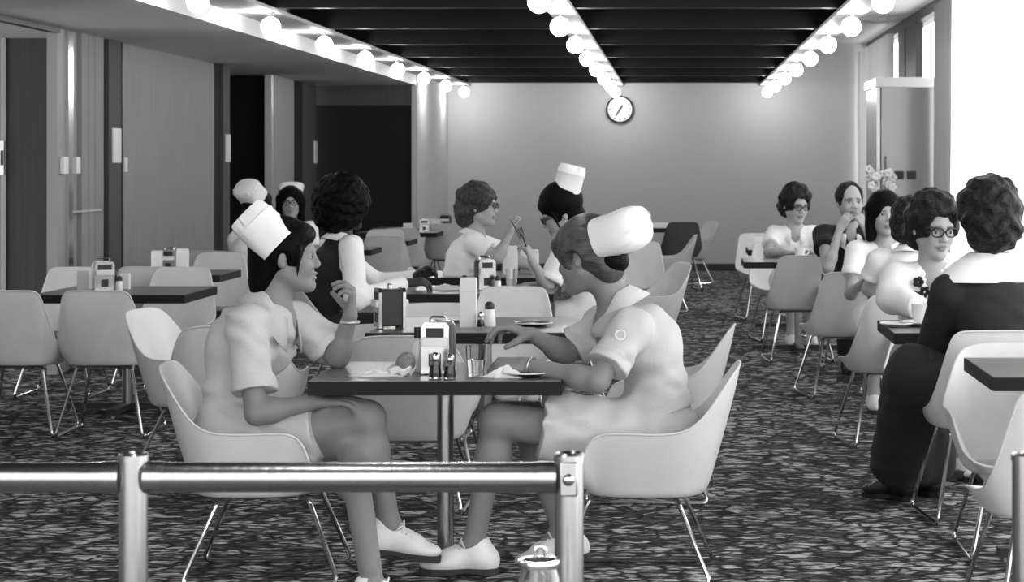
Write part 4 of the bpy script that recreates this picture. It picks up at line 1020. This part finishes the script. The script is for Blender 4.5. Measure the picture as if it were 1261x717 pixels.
def tumbler(loc, label, h=.105, r=.036, fill=.55):
    o = thing('tumbler', label, 'glass', loc)
    MB().lathe([(0, 0), (r*.80, 0), (r*.82, .004), (r, h), (r-.003, h), (r*.78, .010), (0, .009)], 28).build('glass_wall', M_glass, o)
    MB().lathe([(0, .011), (r*.77, .011), (r*.86, h*fill), (0, h*fill)], 28).build('water', mat('water', .9, .02, trans=1.), o)
    return o
def crumple(loc, label, rx, ry, hz, seed=1, name='napkin', m=None, cat='napkin'):
    rs = random.Random(seed); mb = MB(); n, k = 22, 8; rr = []
    for i in range(k+1):
        t = i/k; rr.append([V(rx*(1-t)*(1+.25*math.sin(3*a+seed)+.12*math.sin(7*a+2*seed)+.05*rs.random())*math.cos(a), ry*(1-t)*(1+.2*math.sin(4*a+seed))*math.sin(a), .002+hz*(t**.8)*(.7+.4*math.sin(5*a+6*t)+.2*rs.random())) for a in [2*PI*j/n for j in range(n)]])
    rr.insert(0, [V(p.x, p.y, .0005) for p in rr[0]]); mb.loft(rr)
    o = mb.build(name, m or M_paper, None, loc=loc); tag(o, label, cat); return o
# near table
napkin_dispenser(on(540, 7.74), rad(-6), 'chrome napkin dispenser in the middle of the near table', 1.0, True, .10)
shaker(on(536, 7.57), 'pepper shaker with dark filling before the chrome dispenser', 'pepper')
shaker(on(554, 7.56), 'second glass shaker right of the one before the chrome dispenser', 'pepper', .95)
kb = thing('sauce_bottle', 'white sauce bottle with dark cap left of chrome dispenser', 'bottle', on(515, 7.82))
MB().lathe([(0, 0), (.022, 0), (.024, .006), (.024, .085), (.012, .115), (.012, .125), (0, .125)], 20).build('body', M_porcelain, kb)
MB().lathe([(0, .118), (.0155, .118), (.0145, .158), (0, .158)], 16).build('cap', M_black, kb)
tumbler(on(586, 7.66), 'glass tumbler of water under the right nurse hand')
crumple(on(464, 7.66), 'unfolded white paper napkin flat on the near table', .085, .045, .018, 3)
sw = thing('sandwich', 'half eaten bun wrapped in paper at left of the near table', 'food', on(494, 7.66))
MB().ball((.0, 0, .045), (.034, .03, .042), 18, 12).build('bun', M_food, sw, M=Matrix.Rotation(rad(20), 4, 'Y'))
MB().loft([[V(r*(1+.12*math.sin(5*a))*math.cos(a), r*.8*(1+.1*math.sin(4*a))*math.sin(a), z+.006*math.sin(6*a)) for a in [2*PI*i/28 for i in range(28)]] for r, z in ((.012, .004), (.040, .008), (.048, .026), (.046, .032), (.036, .012), (.01, .010))]).build('wrapper', M_paper, sw)
plate(on(648, 7.62), 'dark plate with pale rim on the near table at right', M_plate, .085)
crumple(on(624, 7.60), 'crumpled white napkin beside the plate on the near table', .075, .035, .035, 5)
# second table
napkin_dispenser(on(480, 9.86), rad(-68), 'black sided napkin dispenser at left end of second centre table', 1.0, True, .10)
carton(on(577, 9.95), 0, 'tall white carton on the second centre table', .075, .225, .07)
shaker(on(603, 10.0), 'salt shaker with black cap right of the tall white carton', 'salt', 1.25)
shaker(on(592, 9.9), 'small glass shaker touching the tall white carton', 'pepper', .8)
plate(on(557, 10.25), 'white saucer plate behind the tall white carton', None, .09)
plate(on(657, 9.98), 'dark plate left on the second centre table', M_plate, .085)
# third table
napkin_dispenser(on(597, 12.85), rad(20), 'dark napkin dispenser on the third centre table', 1.0, True, .10)
shaker(on(572, 12.8), 'white shaker left of the third table dispenser', 'salt')
shaker(on(613, 12.75), 'white shaker right of the third table dispenser', 'salt')
crumple(on(548, 12.9), 'white paper napkin before the hands of the woman in dark vest', .11, .06, .03, 8)
tumbler(on(630, 12.9), 'glass near the bent nurse on the third centre table', .12, .036)
carton(on(628, 14.75), rad(10), 'white carton between the grey haired woman and the nurse', .10, .19, .07)
carton(on(652, 14.9), rad(-5), 'pale carton with dark marks behind the raised forks', .12, .16, .06)
for n_, a, b in (('fork', U(629, 272, 14.4), U(642, 294, 14.3)), ('fork', U(648, 304, 13.0), U(640, 281, 13.1))):
    k_ = thing(n_, 'fork held up by the grey haired woman' if a.y > 14 else 'fork in the raised hand of the bending nurse', 'fork', a)
    d = b-a; MB().tube([(0, 0, 0), d*.62], .004, 6).build('handle', M_chrome, k_)
    sd = d.cross(V(0, 1, 0)).normalized()
    MB().tube([d*.6-sd*.011, d*.6+sd*.011], .0045, 6).build('neck', M_chrome, k_)
    for q in (-1, 0, 1): MB().tube([d*.6+sd*(.010*q), d+sd*(.010*q)], .0025, 6).build('tine', M_chrome, k_)
# left tables
napkin_dispenser(on(127, 12.75), rad(24), 'steel napkin dispenser on the front left table', .95, False, .12)
carton(on(104, 12.9), 0, 'white carton left of the front left dispenser', .07, .115, .07)
carton(on(154, 12.95), 0, 'small white carton right of the front left dispenser', .055, .095, .05)
shaker(on(147, 12.7), 'dark topped shaker beside the front left dispenser', 'salt')
napkin_dispenser(on(209, 15.0), rad(0), 'napkin dispenser between two cartons on second left table', .85, False, .11)
carton(on(194, 14.95), 0, 'tall white carton left on the second left table', .075, .15, .06)
carton(on(225, 14.9), 0, 'tall white carton right on the second left table', .075, .165, .06)
# left centre row
carton(on(502, 23.7), 0, 'white carton on the last left centre table, left of two dispensers', .09, .10, .08)
napkin_dispenser(on(522, 23.9), rad(10), 'dark napkin dispenser on the last left centre table', .75, True, .14)
napkin_dispenser(on(549, 25.4), rad(-12), 'napkin dispenser on the table by the far wall right of the doorway', .80, True, .14)
carton(on(537, 25.35), 0, 'white carton on the table by the far wall right of the doorway', .09, .09, .08)
napkin_dispenser(on(795, 25.55), 0, 'dark napkin dispenser on the far table right of centre', 1.0, True, .12)
carton(on(812, 25.4), 0, 'white box lying on the far table right of centre', .22, .06, .1)
# right tables
cup(on(985, 17.0), 'white cup held by the woman with glasses at right', 1.1)
cup(on(1136, 10.0), 'white coffee cup beside the flowered blouse', 1.3)
plate(on(1104, 9.95), 'white plate at the left edge of the cup table', None, .075)
plate(on(1070, 14.35), 'white plate before the man in dark pullover', None, .10)
carton(on(934, 19.2), 0, 'small box on the far table left of the woman with glasses', .08, .10, .06)
# white flower arrangement on its stand before the refrigerator
DV = 20.6; xv = fx(1082, DV)
sd_ = thing('plant_stand', 'grey stand under white flowers before the refrigerator', 'stand', (xv, DV, 0))
MB().box((-.16, -.16, .0), (.16, .16, 1.02)).build('cabinet', M_trim, sd_, smooth=False)
MB().box((-.18, -.18, 1.02), (.18, .18, 1.05)).build('stand_top', M_black, sd_, smooth=False)
vs = thing('flower_vase', 'white vase with white flowers before the refrigerator', 'vase', (xv, DV, 1.05))
MB().lathe([(0, 0), (.045, 0), (.07, .06), (.045, .13), (.05, .15), (.042, .15), (.035, .12), (0, .12)], 20).build('vase_body', M_porcelain, vs)
rs = random.Random(2)
for i in range(16):
    a = rs.random()*2*PI; r = .02+.12*rs.random(); z = .17+.19*rs.random()
    MB().tube([(0, 0, .1), (r*math.cos(a), r*math.sin(a), z)], .003, 5).build('stem', M_trim, vs)
    mb = MB()
    for q in range(5): t = 2*PI*q/5; mb.ball((r*math.cos(a)+.024*math.cos(t), r*math.sin(a), z+.024*math.sin(t)), (.019, .012, .019), 8, 6)
    mb.build('flower', M_paper, vs)
